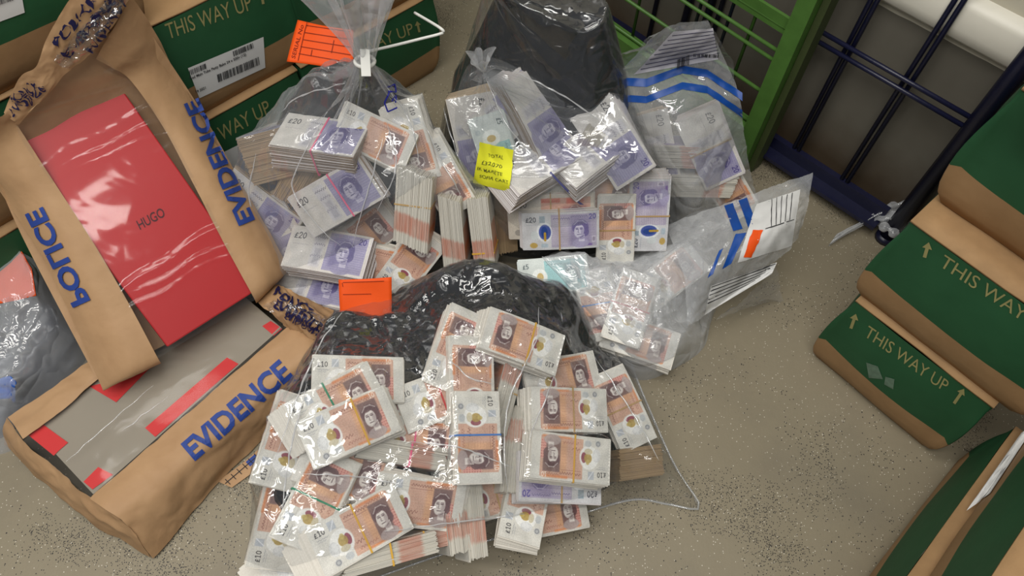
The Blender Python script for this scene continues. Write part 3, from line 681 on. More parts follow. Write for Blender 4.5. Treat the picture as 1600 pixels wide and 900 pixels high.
class Paint:
    def __init__(s, Lm, Wm, base, step=.5):
        s.nx = int(Lm / step) + 1; s.ny = int(Wm / step) + 1; s.L, s.W = Lm, Wm
        x = np.linspace(0, Lm, s.nx); y = np.linspace(0, Wm, s.ny); s.X, s.Y = np.meshgrid(x, y, indexing='ij')   # y down from the top edge
        s.c = np.ones((s.nx, s.ny, 3)) * np.array(base, float)
    def lay(s, mask, col, a=1.0):
        k = np.clip(mask, 0, 1)[..., None] * a; s.c = s.c * (1 - k) + np.array(col, float) * k
    def rect(s, x0, y0, x1, y1, col, a=1.0, soft=.6):
        m = np.clip((s.X - x0) / soft, 0, 1) * np.clip((x1 - s.X) / soft, 0, 1) * np.clip((s.Y - y0) / soft, 0, 1) * np.clip((y1 - s.Y) / soft, 0, 1); s.lay(m, col, a)
    def ell(s, cx, cy, rx, ry, col, a=1.0, rot=0, soft=.12):
        c, n = math.cos(rot), math.sin(rot); dx, dy = s.X - cx, s.Y - cy
        r = np.hypot((dx * c + dy * n) / rx, (-dx * n + dy * c) / ry); s.lay(np.clip((1 - r) / soft + .5, 0, 1), col, a)
    def ring(s, cx, cy, r, wd, col, a=1.0):
        d = np.abs(np.hypot(s.X - cx, s.Y - cy) - r); s.lay(np.clip((wd - d) / .6 + .5, 0, 1), col, a)
    def line(s, pts, wd, col, a=1.0):
        for p, q in zip(pts[:-1], pts[1:]): s.lay(np.clip((wd - segdist(s.X, s.Y, p, q)) / .6 + .5, 0, 1), col, a)
    def word(s, txt, x, y, h, col, wd=.55, gap=.72):
        for i, ch in enumerate(txt):
            hh = h * (.8 if ch == 'L' else 1); w_ = h * .6
            for pl in DIG[ch]: s.line([(x + i * h * gap + p[0] * w_, y + h - p[1] * hh) for p in pl], wd, col)
    def script(s, x0, x1, y, col, amp=1.6, a=.8, seed=1):
        t = np.linspace(0, 1, int((x1 - x0) / 1.2)); rr = np.random.default_rng(seed)
        s.line([(x0 + (x1 - x0) * u, y + amp * math.sin(i * 1.9) * rr.uniform(.4, 1.3)) for i, u in enumerate(t)], .3, col, a)
    def portrait(s, cx, cy, h, hair, face, line):
        k = h / 40.0
        s.ell(cx + 1 * k, cy + 23 * k, 14 * k, 8 * k, tuple(.6 * a_ + .4 * b_ for a_, b_ in zip(face, hair)), .95)                      # shoulders
        s.ell(cx + 2 * k, cy - 5 * k, 12.5 * k, 14 * k, hair, .95)                      # hair
        s.ell(cx + 9 * k, cy + 3 * k, 6 * k, 8 * k, hair, .9); s.ell(cx - 8 * k, cy - 6 * k, 5 * k, 8 * k, hair, .8)
        s.rect(cx - 2 * k, cy + 6 * k, cx + 8 * k, cy + 20 * k, face, .95)              # neck
        s.ell(cx - 1 * k, cy + 1 * k, 8.2 * k, 12 * k, face, 1, .12)                    # face
        s.ell(cx - 1 * k, cy - 12 * k, 8 * k, 3.4 * k, hair, .8, -.15)
        for dx in (-4.4, 2.2):
            s.line([(cx + (dx - 1.6) * k, cy - 2.4 * k), (cx + (dx + 1.6) * k, cy - 2.6 * k)], .5 * k, line, .85); s.line([(cx + (dx - 2) * k, cy - 4.6 * k), (cx + (dx + 2) * k, cy - 5 * k)], .35 * k, line, .7)
        s.line([(cx - 2.0 * k, cy - 2 * k), (cx - 3.0 * k, cy + 3 * k), (cx - 1 * k, cy + 3.6 * k)], .4 * k, line, .7)
        s.line([(cx - 4 * k, cy + 7 * k), (cx + 1.6 * k, cy + 6.8 * k)], .6 * k, line, .8)
        s.ell(cx + 4.5 * k, cy + 3 * k, 3 * k, 8 * k, line, .3, 0, .5); s.ell(cx - 4.4 * k, cy - 3.4 * k, 2.6 * k, 2 * k, line, .3, 0, .5); s.ell(cx + 2.2 * k, cy - 3.4 * k, 2.6 * k, 2 * k, line, .3, 0, .5); s.ell(cx + 3 * k, cy + 13 * k, 5 * k, 3 * k, line, .35, 0, .6)
        for hh in range(7): s.line([(cx + (-7 + hh * 2.6) * k, cy - 16 * k), (cx + (-9 + hh * 3.2) * k, cy - 9 * k)], .3 * k, line, .5)
        s.ell(cx - 2 * k, cy + 6 * k, 1 * k, 1 * k, line, .0); s.line([(cx + 1 * k, cy + 12.5 * k), (cx + 7 * k, cy + 9 * k)], .6 * k, line, .5)
        s.line([(cx - 9 * k, cy - 11 * k), (cx - 3 * k, cy - 17 * k), (cx + 5 * k, cy - 17 * k), (cx + 11 * k, cy - 12 * k)], .9 * k, face, .55)
    def grain(s, amp, seed=0):
        r = np.random.default_rng(seed).normal(0, amp, s.c.shape[:2])[..., None]; s.c = np.clip(s.c + r, 0, 255)
def paint(kind):
    if kind == 'ten':
        p = Paint(132, 69, (216, 214, 206)); pe, orr, br = (206, 168, 148), (216, 140, 94), (124, 99, 97)
        p.rect(47, 4, 118, 65, pe); p.rect(70, 2, 116, 9, orr, .95, 3); p.rect(66, 61, 117, 67, orr, .95, 3); p.rect(72, 9, 90, 62, (218, 168, 126), .7, 5)
        for i in range(14): p.line([(48, 8 + i * 4), (117, 6 + i * 4 + 3 * math.sin(i))], .25, (196, 140, 122), .45)
        p.rect(84, 11, 114, 60, br, .9, 2); p.rect(108, 30, 118, 60, (214, 158, 146), .9, 1.5)
        for i in range(7):
            for j in range(3): p.ell(110 + j * 3, 33 + i * 4, 1, 1, (170, 96, 96), .8)
        p.portrait(98, 36, 40, (104, 78, 80), (222, 214, 208), (84, 62, 66))
        p.script(50, 84, 11, (120, 70, 62), 2.2, .9, 3); p.script(84, 108, 9, (150, 84, 60), 2, .8, 5); p.line([(50, 16), (82, 16)], .3, (150, 100, 90), .8); p.word('10', 106, 4, 6.5, (238, 222, 208), .5)
        p.script(53, 66, 48, (120, 70, 62), 2.4, .9, 6); p.script(55, 82, 57, (150, 90, 80), 1.8, .7, 8)
        p.ell(37, 38, 16, 18, (240, 240, 236), .95); p.ell(45.5, 37.5, 4.6, 8, (140, 66, 80), .9); p.ell(38.5, 37, 6.6, 7.4, (178, 152, 84), .92); p.ell(39, 31, 3.2, 4, (196, 176, 104), .8); p.ell(38, 47, 7, 4.5, (206, 196, 168), .9)
        p.rect(27, 5, 38, 18, (176, 182, 190), .9, 1); p.line([(29, 18), (37, 6)], .7, (226, 228, 232), .9); p.ell(24, 42, 7, 10, (214, 215, 214), .95); p.ell(25, 40, 4, 6, (226, 227, 226), .9)
        p.ell(22, 60, 4.5, 4.5, (178, 180, 182), .95); p.ring(22, 60, 3, .4, (120, 122, 126)); p.ell(39, 59, 6, 5, (190, 194, 196), .9)
        p.word('L10', 7, 10, 7.2, (58, 56, 60), .5); p.script(8, 24, 22, (150, 152, 158), .7, .8, 9); p.script(8, 20, 25, (160, 162, 168), .7, .7, 10)
    elif kind == 'five':
        p = Paint(125, 65, (206, 214, 210)); p.rect(46, 4, 120, 61, (150, 196, 198)); p.rect(80, 10, 112, 58, (92, 140, 148), .8, 3); p.portrait(96, 34, 38, (80, 112, 120), (206, 222, 220), (60, 90, 98))
        p.ell(36, 34, 14, 16, (236, 240, 236), .95); p.ell(37, 34, 6, 8, (196, 166, 90), .9); p.word('L5', 7, 8, 8, (50, 70, 76), .6); p.script(50, 80, 12, (70, 110, 120), 2, .9, 3); p.ell(22, 54, 5, 5, (180, 190, 190), .9)
    elif kind == 'twenty':
        p = Paint(139, 73, (206, 206, 208)); p.rect(52, 4, 135, 69, (180, 172, 192)); p.rect(52, 8, 84, 66, (190, 182, 196), .9, 3); p.rect(84, 4, 126, 69, (152, 142, 176), .75, 6); p.rect(96, 62, 128, 69, (120, 92, 160), .9, 3)
        for i in range(15): p.line([(53, 8 + i * 4), (132, 7 + i * 4 + 2 * math.sin(i * 1.3))], .25, (132, 118, 170), .5)
        p.portrait(104, 37, 44, (112, 102, 150), (206, 202, 220), (72, 62, 112)); p.script(56, 86, 12, (92, 82, 130), 2, .9, 3); p.script(88, 118, 9, (92, 82, 130), 1.8, .7, 5)
        p.word('20', 121, 6, 9, (92, 84, 160), .8); p.rect(126, 48, 133, 62, (206, 200, 214), .95, 1); p.ell(129.5, 55, 2.5, 4.5, (150, 140, 160), .9)
        p.ell(40, 38, 14, 20, (232, 234, 236), .9); p.ell(41, 38, 11, 15, (66, 84, 160), .95); p.ell(40, 38, 6, 11, (40, 70, 140), .9); p.line([(41, 40), (41, 54)], 2.2, (196, 156, 60), .95)
        p.rect(31, 6, 42, 20, (150, 166, 176), .9, 1); p.ell(22, 44, 7, 9, (206, 212, 212), .9); p.ell(20, 64, 7, 5.5, (196, 164, 88), .95); p.rect(33, 60, 47, 69, (170, 188, 200), .8, 1.5)
        p.word('L20', 7, 9, 9, (44, 46, 62), .62); p.script(8, 26, 24, (150, 156, 170), .7, .8, 9)
    elif kind == 'worn':         # older paper notes with a plain left panel and violet right half
        p = Paint(149, 80, (206, 202, 196)); p.rect(74, 4, 145, 76, (154, 150, 178)); p.rect(80, 10, 122, 70, (122, 117, 156), .85, 6); p.portrait(106, 40, 52, (88, 82, 128), (182, 179, 196), (62, 57, 98))
        for i in range(16): p.line([(75, 8 + i * 4.2), (144, 9 + i * 4.2)], .25, (104, 94, 150), .6)
        p.rect(46, 5, 70, 75, (196, 194, 200), .8, 4); p.script(48, 72, 16, (70, 66, 84), 2.6, .9, 3); p.script(50, 70, 30, (90, 84, 110), 2.2, .7, 4); p.script(48, 70, 52, (96, 92, 116), 3, .7, 5); p.rect(52, 36, 66, 70, (150, 150, 160), .5, 3)
        p.word('L20', 8, 12, 11, (40, 40, 48), .75); p.word('20', 128, 8, 10, (76, 66, 130), .8); p.script(10, 40, 34, (150, 146, 150), 1, .6, 8)
    else:                         # fifty
        p = Paint(156, 85, (212, 204, 190)); p.rect(60, 6, 150, 79, (214, 168, 150)); p.rect(60, 6, 96, 16, (206, 104, 84), .8, 2); p.rect(104, 5, 140, 20, (224, 96, 70), .9, 5); p.rect(96, 20, 146, 74, (176, 110, 110), .7, 6); p.rect(90, 76, 130, 83, (206, 84, 70), .9, 3)
        p.portrait(120, 44, 48, (132, 84, 84), (222, 204, 196), (96, 58, 60)); p.word('L50', 12, 12, 11, (48, 44, 44), .72); p.script(62, 92, 12, (170, 60, 50), 2, .9, 3); p.ell(18, 72, 7, 6, (160, 154, 146), .9)
    p.c *= .96 + .07 * pnoise(p.X * .05, p.Y * .05, 3)[..., None] + .05 * pnoise(p.X * .5, p.Y * .5, 8)[..., None]
    p.c = np.clip(p.c, 0, 255); p.grain(7.0, 5); return p
PAINT = {k: paint(k) for k in ('ten', 'five', 'twenty', 'worn', 'fifty')}
MM = .0009
def bend_z(x, y, L, W, bend, curl): return -bend * (2 * x / L) ** 2 + curl * np.clip((2 * x / L), 0, 1) ** 3
_NOTE = {}
def note_mesh(kind, bend=0.0, curl=0.0):
    k = (kind, round(bend, 4), round(curl, 4))
    if k not in _NOTE:
        p = PAINT[kind]; x = (p.X - p.L / 2) * MM; y = (p.W / 2 - p.Y) * MM
        z = bend_z(x, y, p.L * MM, p.W * MM, bend, curl) + .0004 * pnoise(p.X * .03, p.Y * .03, 4)
        me = mesh('top_note', np.stack([x, y, z], -1).reshape(-1, 3), gridfaces(p.nx, p.ny)[:, ::-1], True)
        at = me.color_attributes.new('print', 'FLOAT_COLOR', 'POINT')
        c = np.ones((p.nx * p.ny, 4)); c[:, :3] = s2l(p.c.reshape(-1, 3)); at.data.foreach_set('color', c.ravel())
        me.materials.append(PRINT); _NOTE[k] = me
    return _NOTE[k]
def stack_mesh(kind, T, fan, bend, curl, seed):
    p = PAINT[kind]; L, W = p.L * MM, p.W * MM; n = max(3, int(T / .0012)); r = random.Random(seed); V = []; Fc = []; MI = []; UV = []
    nx = 7
    for k in range(n):
        t = (n - 1 - k) / max(1, n - 1)                      # 1 at the bottom
        ox = fan[0] * t + r.gauss(0, .0009); oy = fan[1] * t + r.gauss(0, .0008); a = math.radians(fan[2]) * t + r.gauss(0, .006)
        z0 = T * k / n; z1 = T * (k + .88) / n; b = len(V); ca, sa = math.cos(a), math.sin(a)
        for zz in (z0, z1):
            for j in (-1, 1):
                for i in range(nx):
                    x = L * (i / (nx - 1) - .5); y = W / 2 * j; z = zz + float(bend_z(x, y, L, W, bend, curl))
                    V.append((x * ca - y * sa + ox, x * sa + y * ca + oy, z)); UV.append((i / (nx - 1), (j + 1) / 2))
        ix = lambda zi, ji, i: b + zi * 2 * nx + ji * nx + i
        for i in range(nx - 1):
            Fc.append((ix(1, 0, i), ix(1, 0, i + 1), ix(1, 1, i + 1), ix(1, 1, i))); MI.append(1)
            Fc.append((ix(0, 0, i), ix(0, 1, i), ix(0, 1, i + 1), ix(0, 0, i + 1))); MI.append(1)
            for ji in (0, 1):
                f = (ix(0, ji, i), ix(0, ji, i + 1), ix(1, ji, i + 1), ix(1, ji, i)); Fc.append(f if ji == 0 else f[::-1]); MI.append(0)
        Fc.append((ix(0, 0, 0), ix(1, 0, 0), ix(1, 1, 0), ix(0, 1, 0))); MI.append(0)
        Fc.append((ix(0, 0, nx - 1), ix(0, 1, nx - 1), ix(1, 1, nx - 1), ix(1, 0, nx - 1))); MI.append(0)
    me = mesh('note_stack', V, Fc); uv = me.uv_layers.new(name='note')
    li = np.empty(len(me.loops), int); me.loops.foreach_get('vertex_index', li); uv.data.foreach_set('uv', np.array(UV)[li].ravel())
    me.materials.append(EDGE['worn' if kind == 'worn' else kind]); me.materials.append(FACE['twenty' if kind == 'worn' else kind]); me.polygons.foreach_set('material_index', MI); return me
def band_mesh(W, T, ex=.0012, wd=.0024):
    m = MB(); th = .0007
    m.box((0, 0, T + th), wd / 2, W / 2 + ex, th / 2 + .0002); m.box((0, 0, -th), wd / 2, W / 2 + ex, th / 2)
    for s in (-1, 1): m.box((0, s * (W / 2 + ex), T / 2), wd / 2, th / 2, T / 2 + th)
    return m
CONTENTS = {}
def bundle(bag, kind, px, py, dx, dy, label, plane, lift=0.0, T=.022, band='yellow', fan=(0, 0, 0), bend=None, curl=0.0, tilt=(0, 0), view='top', bx=0.0, edge=None, group=None):
    p0, n = plane; n = nrm(n); p0 = np.array(p0, float) + n * lift
    if bend is None: bend = random.choice((0.0, .003, .0, .003)) if view == 'top' else 0.0
    if fan == (0, 0, 0): fan = (random.gauss(0, .006), random.gauss(0, .004), random.gauss(0, 2.5))
    if tilt[0] or tilt[1]:
        side = nrm(np.cross(n, (0, 1, 0.2))); fw = np.cross(side, n)
        a, b = math.radians(-tilt[0]), math.radians(tilt[1]); n2 = nrm(n + fw * math.tan(a) + side * math.tan(b))
    else: n2 = n
    C = PL(px, py, p0, n); k = 40 / math.hypot(dx, dy); Ept = PL(px + dx * k, py + dy * k, C, n2); ax = nrm(Ept - C)
    pt = PAINT[kind]; L, W = pt.L * MM, pt.W * MM
    if view == 'top': X, Z = ax, n2; Y = np.cross(Z, X); O = C - Z * T
    elif view == 'long': X, Y = ax, n2; Z = np.cross(X, Y); O = C - Y * W / 2 - Z * T / 2      # long cut edges face the viewer
    else: Z, X = -np.cross(ax, n2), n2; Y = np.cross(Z, X); O = C - X * L / 2 - Z * T / 2        # short cut edges face the viewer
    m = Matrix.Identity(4)
    for i in range(3): m[i][0], m[i][1], m[i][2], m[i][3] = X[i], Y[i], Z[i], O[i]
    root = empty('banknote_bundle', mat=m); tag(root, label, 'banknotes', group or ('bundles of banknotes in the ' + bag + ' bag'))
    st = link('note_stack', stack_mesh(kind, T, fan, bend, curl, random.randrange(9999)), None, root, True)
    if edge:
        st.data.materials[0] = EDGE[edge]
        if edge == 'worn': st.data.materials[1] = FACE['worn']
    tn = link('top_note', note_mesh(kind, bend, curl), None, root, True); tn.location = (0, 0, T + .0004)
    if band:
        o = band_mesh(W, T).build('rubber_band', BANDS[band], root, False, True); o.location = (bx, 0, 0)
    CONTENTS.setdefault(bag, []).append(root); return root

def slope(p1, p2, tiltx=0.0):
    """plane through two (y, z) points, running straight across"""
    (y1, z1), (y2, z2) = p1, p2; g = (z2 - z1) / (y2 - y1); return ((0, y1, z1), nrm((tiltx, -g, 1)))
FR = ((-.05, .35, .165), nrm((.38, -.25, 1)))
B = bundle; fb = 'front'
B(fb, 'ten', 564, 826, 320, -179, 'fanned bundle of £10 notes nearest the lower left corner of the front bag', FR, .012, .03, 'yellow', (-.03, -.008, 3), bend=.003)
B(fb, 'ten', 546, 665, 330, -145, 'thick bundle of £10 notes showing portrait and yellow band, left middle of front bag', FR, .02, .028, 'yellow', (.012, -.006, -3), bx=.014)
B(fb, 'ten', 560, 592, 1, .02, '£10 bundle lying level against the black liner at upper left of front bag', FR, -.004, .022, None, tilt=(-6, 0))
B(fb, 'ten', 528, 630, .88, -.47, '£10 bundle with green band tucked under the portrait bundle at left', FR, .006, .02, 'green', (-.02, 0, 4), bx=-.006)
B(fb, 'ten', 452, 690, .30, -.95, 'pale upright £10 bundle at the left edge of the front bag', FR, -.035, .016, None, tilt=(0, -10))
B(fb, 'ten', 494, 780, .45, -.89, '£10 bundle with green band and orange end up, lower left of front bag', FR, .0, .018, 'green', (0, -.01, 2), bx=.0)
B(fb, 'ten', 440, 812, .22, -.97, 'pinkish £10 bundle at the far lower left rim of front bag', FR, -.055, .014, None, tilt=(0, -10))
B(fb, 'ten', 478, 856, .8, -.6, 'splayed pale £10 bundle at the bottom left corner of front bag', FR, -.065, .02, None, (-.02, 0, 6))
B(fb, 'ten', 630, 708, .96, .16, '£10 bundle with pink band seen on its long edge, centre of front bag', FR, .0, .03, 'pink', view='long', bx=.01)
B(fb, 'ten', 648, 690, .96, .1, 'greyish £10 bundle lying behind the pink banded one', FR, -.012, .03, 'pink')
B(fb, 'ten', 655, 785, 1, .12, 'portrait bundle of £10 notes just right of the lower left fan', FR, .0, .02, None, (.02, 0, -4), tilt=(10, 0))
B(fb, 'ten', 712, 792, .12, 1, 'row of £10 notes on edge below the blue banded bundle', FR, -.002, .03, None, view='long')
B(fb, 'ten', 742, 800, .08, 1, 'white edged £10 bundle beside the row on edge', FR, -.004, .026, None, view='long')
B(fb, 'ten', 612, 866, .93, -.26, 'flat £10 bundle with yellow band at the bottom rim of front bag', FR, .008, .026, 'yellow', view='long')
B(fb, 'ten', 664, 846, .95, -.24, 'second flat £10 bundle at the bottom rim, right of the yellow banded one', FR, -.006, .024, 'yellow', view='long')
B(fb, 'ten', 747, 682, .03, 1, 'upright £10 bundle with blue band in the middle of the front bag', FR, .028, .024, 'blue', (0, 0, 1), bx=-.002)
B(fb, 'ten', 738, 592, -.02, -1, 'shiny pale £10 bundle directly above the blue banded one', FR, .012, .022, None, (.0, .004, 2))
B(fb, 'ten', 819, 533, -.93, -.36, 'topmost £10 bundle lying askew on the black liner', FR, .024, .026, 'yellow', (.012, .004, 2), bx=-.01)
B(fb, 'ten', 892, 640, -1, -.03, '£10 bundle with tan band upside down, upper of the right pair', FR, .014, .024, 'tan', (.012, 0, 2), bx=-.004)
B(fb, 'ten', 893, 716, -1, -.11, '£10 bundle upside down, lower of the right pair, on purple notes', FR, .034, .024, 'yellow', (.006, .004, -1), bx=-.004)
B(fb, 'twenty', 878, 746, -1, -.06, 'purple £20 bundle under the lower upside down £10 bundle', FR, .008, .02, 'tan', bx=.0)
B(fb, 'ten', 974, 638, -.42, -.91, 'slanting £10 bundle at the right edge of the front bag', FR, -.004, .02, 'tan', (0, 0, 2), tilt=(0, 8))
B(fb, 'worn', 1004, 722, .97, -.14, 'brown worn bundle seen on its cut edges, right end of front bag', FR, -.004, .045, None, view='end', edge='worn')
B(fb, 'ten', 824, 778, .2, -1, 'tipped £10 bundle at the bottom centre of front bag', FR, -.016, .02, None, (-.01, 0, 5), tilt=(-8, 0))
B(fb, 'ten', 690, 618, .92, -.35, 'rumpled £10 bundle left of the shiny pale one', FR, -.004, .02, 'red')
B(fb, 'ten', 715, 545, .35, -.93, '£10 bundle half under the black liner above the centre', FR, .0, .016, None)
B(fb, 'ten', 792, 612, .25, -.97, 'narrow strip of £10 notes between the centre and right columns', FR, -.002, .03, 'tan', view='long')
B(fb, 'ten', 806, 700, .1, -1, 'white edged £10 stack standing behind the right pair', FR, .0, .03, None, view='long')
B(fb, 'ten', 640, 640, .85, .3, '£10 bundle beneath the portrait bundle, left of centre', FR, -.014, .02, 'red')
B(fb, 'ten', 880, 590, .95, -.2, 'reddish £10 bundle at the foot of the black liner', FR, -.012, .02, None)
B(fb, 'ten', 540, 735, .9, .3, 'half hidden £10 bundle between the two left fans', FR, -.012, .022, None)
B(fb, 'ten', 775, 770, .9, -.3, '£10 bundle deep behind the tipped one', FR, -.03, .022, 'tan')
B(fb, 'ten', 860, 800, 1, -.2, 'faint bundle under the purple notes by the rim', FR, -.04, .018, None)

BL = slope((.60, .07), (.735, .255), -.1); bl = 'left'
B(bl, 'worn', 524, 310, .86, -.5, 'old £20 bundle with pink band turned square to the light, left bag', BL, .035, .032, 'pink', (0, -.004, 0), bx=.01)
B(bl, 'worn', 510, 392, .97, .16, 'violet £20 bundle on a tall stack below the pink banded one', BL, .022, .042, None, tilt=(-42, 0))
B(bl, 'worn', 488, 440, .96, .2, 'lowest violet stack in the left bag beside the orange card', BL, .0, .036, None, tilt=(-46, 0))
B(bl, 'worn', 500, 210, .97, .14, 'thick old £20 stack with pink band high in the left bag', BL, .02, .05, 'pink', tilt=(-58, 0))
B(bl, 'worn', 416, 246, .96, -.25, 'brown bundle showing cut edges at the far left of the left bag', BL, .01, .075, None, view='end', edge='worn')
B(bl, 'worn', 462, 290, .5, -.86, 'brown edged bundle left of the pink banded £20 notes', BL, .0, .05, None, view='end', edge='worn')
B(bl, 'ten', 645, 322, -.06, 1, 'thick £10 bundle on edge with tan band, right half of left bag', BL, .03, .055, 'tan', view='long')
B(bl, 'ten', 706, 362, .08, 1, 'white and red edged £10 bundle right of the thick one', BL, .006, .036, None, view='long')
B(bl, 'ten', 752, 368, .12, 1, '£10 bundle on edge with pale band at the right rim of left bag', BL, -.004, .034, 'yellow', view='long', bx=.03)
B(bl, 'ten', 585, 215, .85, .4, 'hazy £10 bundle under the milky neck of the left bag', BL, .012, .026, None, tilt=(-10, 0))
B(bl, 'ten', 640, 225, .3, .95, 'pinkish bundle under the right shoulder of the left bag', BL, -.006, .03, None)
B(bl, 'ten', 600, 415, .9, .2, 'small £10 bundle low in the left bag above the orange card', BL, -.006, .02, None)
B(bl, 'ten', 640, 412, .6, -.8, 'red brown £10 note bundle at the foot of the thick one', BL, -.004, .016, None)
B(bl, 'worn', 402, 330, .8, .6, 'grey bundle at the left rim by the paper bag', BL, -.018, .03, None, edge='worn')
B(bl, 'worn', 440, 370, .5, .86, 'beige bundle beneath the violet stacks at left', BL, -.02, .03, None, edge='worn')
B(bl, 'ten', 690, 280, .5, .86, 'bundle behind the two on edge in the left bag', BL, -.012, .026, None)
B(bl, 'ten', 570, 370, .8, -.6, 'bundle filling the gap under the thick one on edge', BL, -.02, .026, None)

BM = slope((.69, .07), (.81, .245)); bm = 'middle'
B(bm, 'twenty', 876, 361, 1, -.04, 'flat £20 bundle with blue window facing out, middle bag', BM, .03, .014, 'tan', tilt=(4, 0), bx=-.002)
B(bm, 'fifty', 861, 339, 1, -.04, '£50 bundle directly behind the flat £20 one', BM, .017, .026, 'tan', tilt=(4, 0), bx=.0)
B(bm, 'ten', 962, 360, .03, -1, 'red brown £10 bundle with band right of the £50 one', BM, .006, .022, 'tan')
B(bm, 'twenty', 1014, 338, .06, -1, 'violet £20 bundle standing at the right end of the middle bag', BM, .0, .02, 'tan')
B(bm, 'worn', 846, 246, .85, -.5, '£20 stack showing cut edges in the centre of the middle bag', BM, .03, .04, None, tilt=(-50, 0))
B(bm, 'worn', 902, 262, .5, -.86, 'edge on £20 stack right of the centre stack', BM, .01, .04, None, view='long', edge='twenty')
B(bm, 'worn', 925, 232, .8, -.6, 'violet £20 bundle high right in the middle bag', BM, .012, .04, None, tilt=(-48, 0))
B(bm, 'worn', 958, 222, .55, .84, 'bright £20 bundle at the upper right under the black liner', BM, .012, .03, None, tilt=(-8, 8))
B(bm, 'worn', 846, 178, .45, .9, '£20 bundle standing highest under the gathered knot', BM, .01, .045, None, tilt=(-20, -34))
B(bm, 'worn', 745, 215, .2, .97, 'beige bundle behind the yellow sticky note', BM, -.005, .04, None, edge='worn')
B(bm, 'worn', 788, 340, .05, 1, 'brown edged stack left of the £50 bundle', BM, -.008, .04, None, view='long', edge='worn')
B(bm, 'ten', 940, 300, 1, .2, 'white backed bundle above the red brown £10 one', BM, -.004, .022, None)
B(bm, 'worn', 792, 178, .7, -.7, 'violet bundle inside the gathered knot folds', BM, .0, .03, None)
B(bm, 'five', 776, 238, .3, .95, 'turquoise £5 bundle peeking out above the sticky note', BM, .018, .02, None, bend=.006)
B(bm, 'worn', 870, 300, .9, .3, 'bundle lying between the cut edges and the £50 notes', BM, -.012, .034, None, edge='worn')
B(bm, 'worn', 980, 275, .6, .8, 'shaded £20 bundle at the right shoulder of the middle bag', BM, -.014, .03, None, edge='worn')

B3 = slope((.84, .06), (.93, .21), -.1); b3 = 'striped'
B(b3, 'twenty', 1060, 245, 1, .04, 'pale bundle seen on its edges inside the upright sealed bag', B3, .01, .04, None, view='long', edge='ten')
B(b3, 'worn', 1110, 232, .4, .9, 'violet bundle right of the pale one in the upright sealed bag', B3, .012, .03, 'tan')
B(b3, 'ten', 1090, 292, 1, .02, 'grey edged bundle low in the upright sealed bag', B3, .008, .04, None, view='long', edge='ten')
B(b3, 'worn', 1022, 235, .2, .97, 'beige folded bundle at the left of the upright sealed bag', B3, .0, .035, 'tan', edge='worn')
B(b3, 'ten', 1140, 298, .5, .86, 'yellowish bundle at the right foot of the upright sealed bag', B3, -.01, .02, None)
B4 = slope((.50, .05), (.66, .10)); b4 = 'crumpled'
B(b4, 'five', 866, 430, 1, -.1, 'turquoise £5 note bundle under the edge of the crumpled sealed bag', B4, .006, .01, None)
B(b4, 'ten', 985, 480, .3, -.95, 'reddish £10 bundle wrapped inside the crumpled sealed bag', B4, .018, .03, 'red')
B(b4, 'ten', 1000, 530, .9, .3, 'pale £10 bundle at the front of the crumpled sealed bag', B4, .0, .026, None)
B(b4, 'ten', 935, 475, .2, .97, 'half seen bundle with blue printed wrap in the crumpled sealed bag', B4, .004, .024, 'blue')
B(b4, 'ten', 1050, 430, .8, -.6, 'bundle at the back of the crumpled sealed bag', B4, .0, .024, None)

# ------------------------------------------------------------------ black liners and clear bags
def resample_closed(pts, n):
    pts = np.array(pts, float); k = len(pts); ext = np.concatenate([pts[-2:], pts, pts[:3]])
    m = 24; out = []
    for i in range(k):
        p0, p1, p2, p3 = ext[i + 1], ext[i + 2], ext[i + 3], ext[i + 4]
        for t in np.linspace(0, 1, m, endpoint=False):
            out.append(.5 * (2 * p1 + (-p0 + p2) * t + (2 * p0 - 5 * p1 + 4 * p2 - p3) * t * t + (-p0 + 3 * p1 - 3 * p2 + p3) * t ** 3))
    out = np.array(out); d = np.r_[0, np.cumsum(np.linalg.norm(np.diff(np.r_[out, out[:1]], axis=0), axis=1))]
    s = np.linspace(0, d[-1], n, endpoint=False); cl = np.r_[out, out[:1]]
    return np.stack([np.interp(s, d, cl[:, i]) for i in range(cl.shape[1])], 1)
def polar(outline, centre, nr, nt, p=1.0):
    b = resample_closed(outline, nt); c = np.array(centre, float); r = np.linspace(0, 1, nr) ** p
    xy = c[None, None, :2] + (b[None, :, :2] - c[None, None, :2]) * r[:, None, None]
    return b, r, xy
def polar_mesh(name, xy, z, mat, parent=None):
    nr, nt = z.shape; V = np.concatenate([xy, z[..., None]], -1).reshape(-1, 3)
    return link(name, mesh(name, V, gridfaces(nr, nt, True)[:, ::-1], True), mat, parent)
def mound(name, label, outline, centre, hfun, amp, scale, seed, nr=60, nt=160):
    b, r, xy = polar(outline, centre, nr, nt, .8)
    rim = np.clip((1 - r) / .16, 0, 1) ** .6
    z = hfun(xy[..., 0], xy[..., 1]) * rim[:, None]
    wr = amp * (ridged(xy[..., 0] * scale, xy[..., 1] * scale, seed) - 1.0)
    z = np.maximum(z + wr * rim[:, None], .002); z[0] = z[0].mean()
    o = polar_mesh(name, xy, z, BLACKF); tag(o, label, 'bin liner'); return o
def gauss(x, y, cx, cy, sx, sy, rot=0):
    c, s = math.cos(rot), math.sin(rot); dx, dy = x - cx, y - cy
    return np.exp(-((dx * c + dy * s) / sx) ** 2 - ((-dx * s + dy * c) / sy) ** 2)
def plane_z(pl, x, y): p0, n = pl; return p0[2] - (n[0] * (x - p0[0]) + n[1] * (y - p0[1])) / n[2]

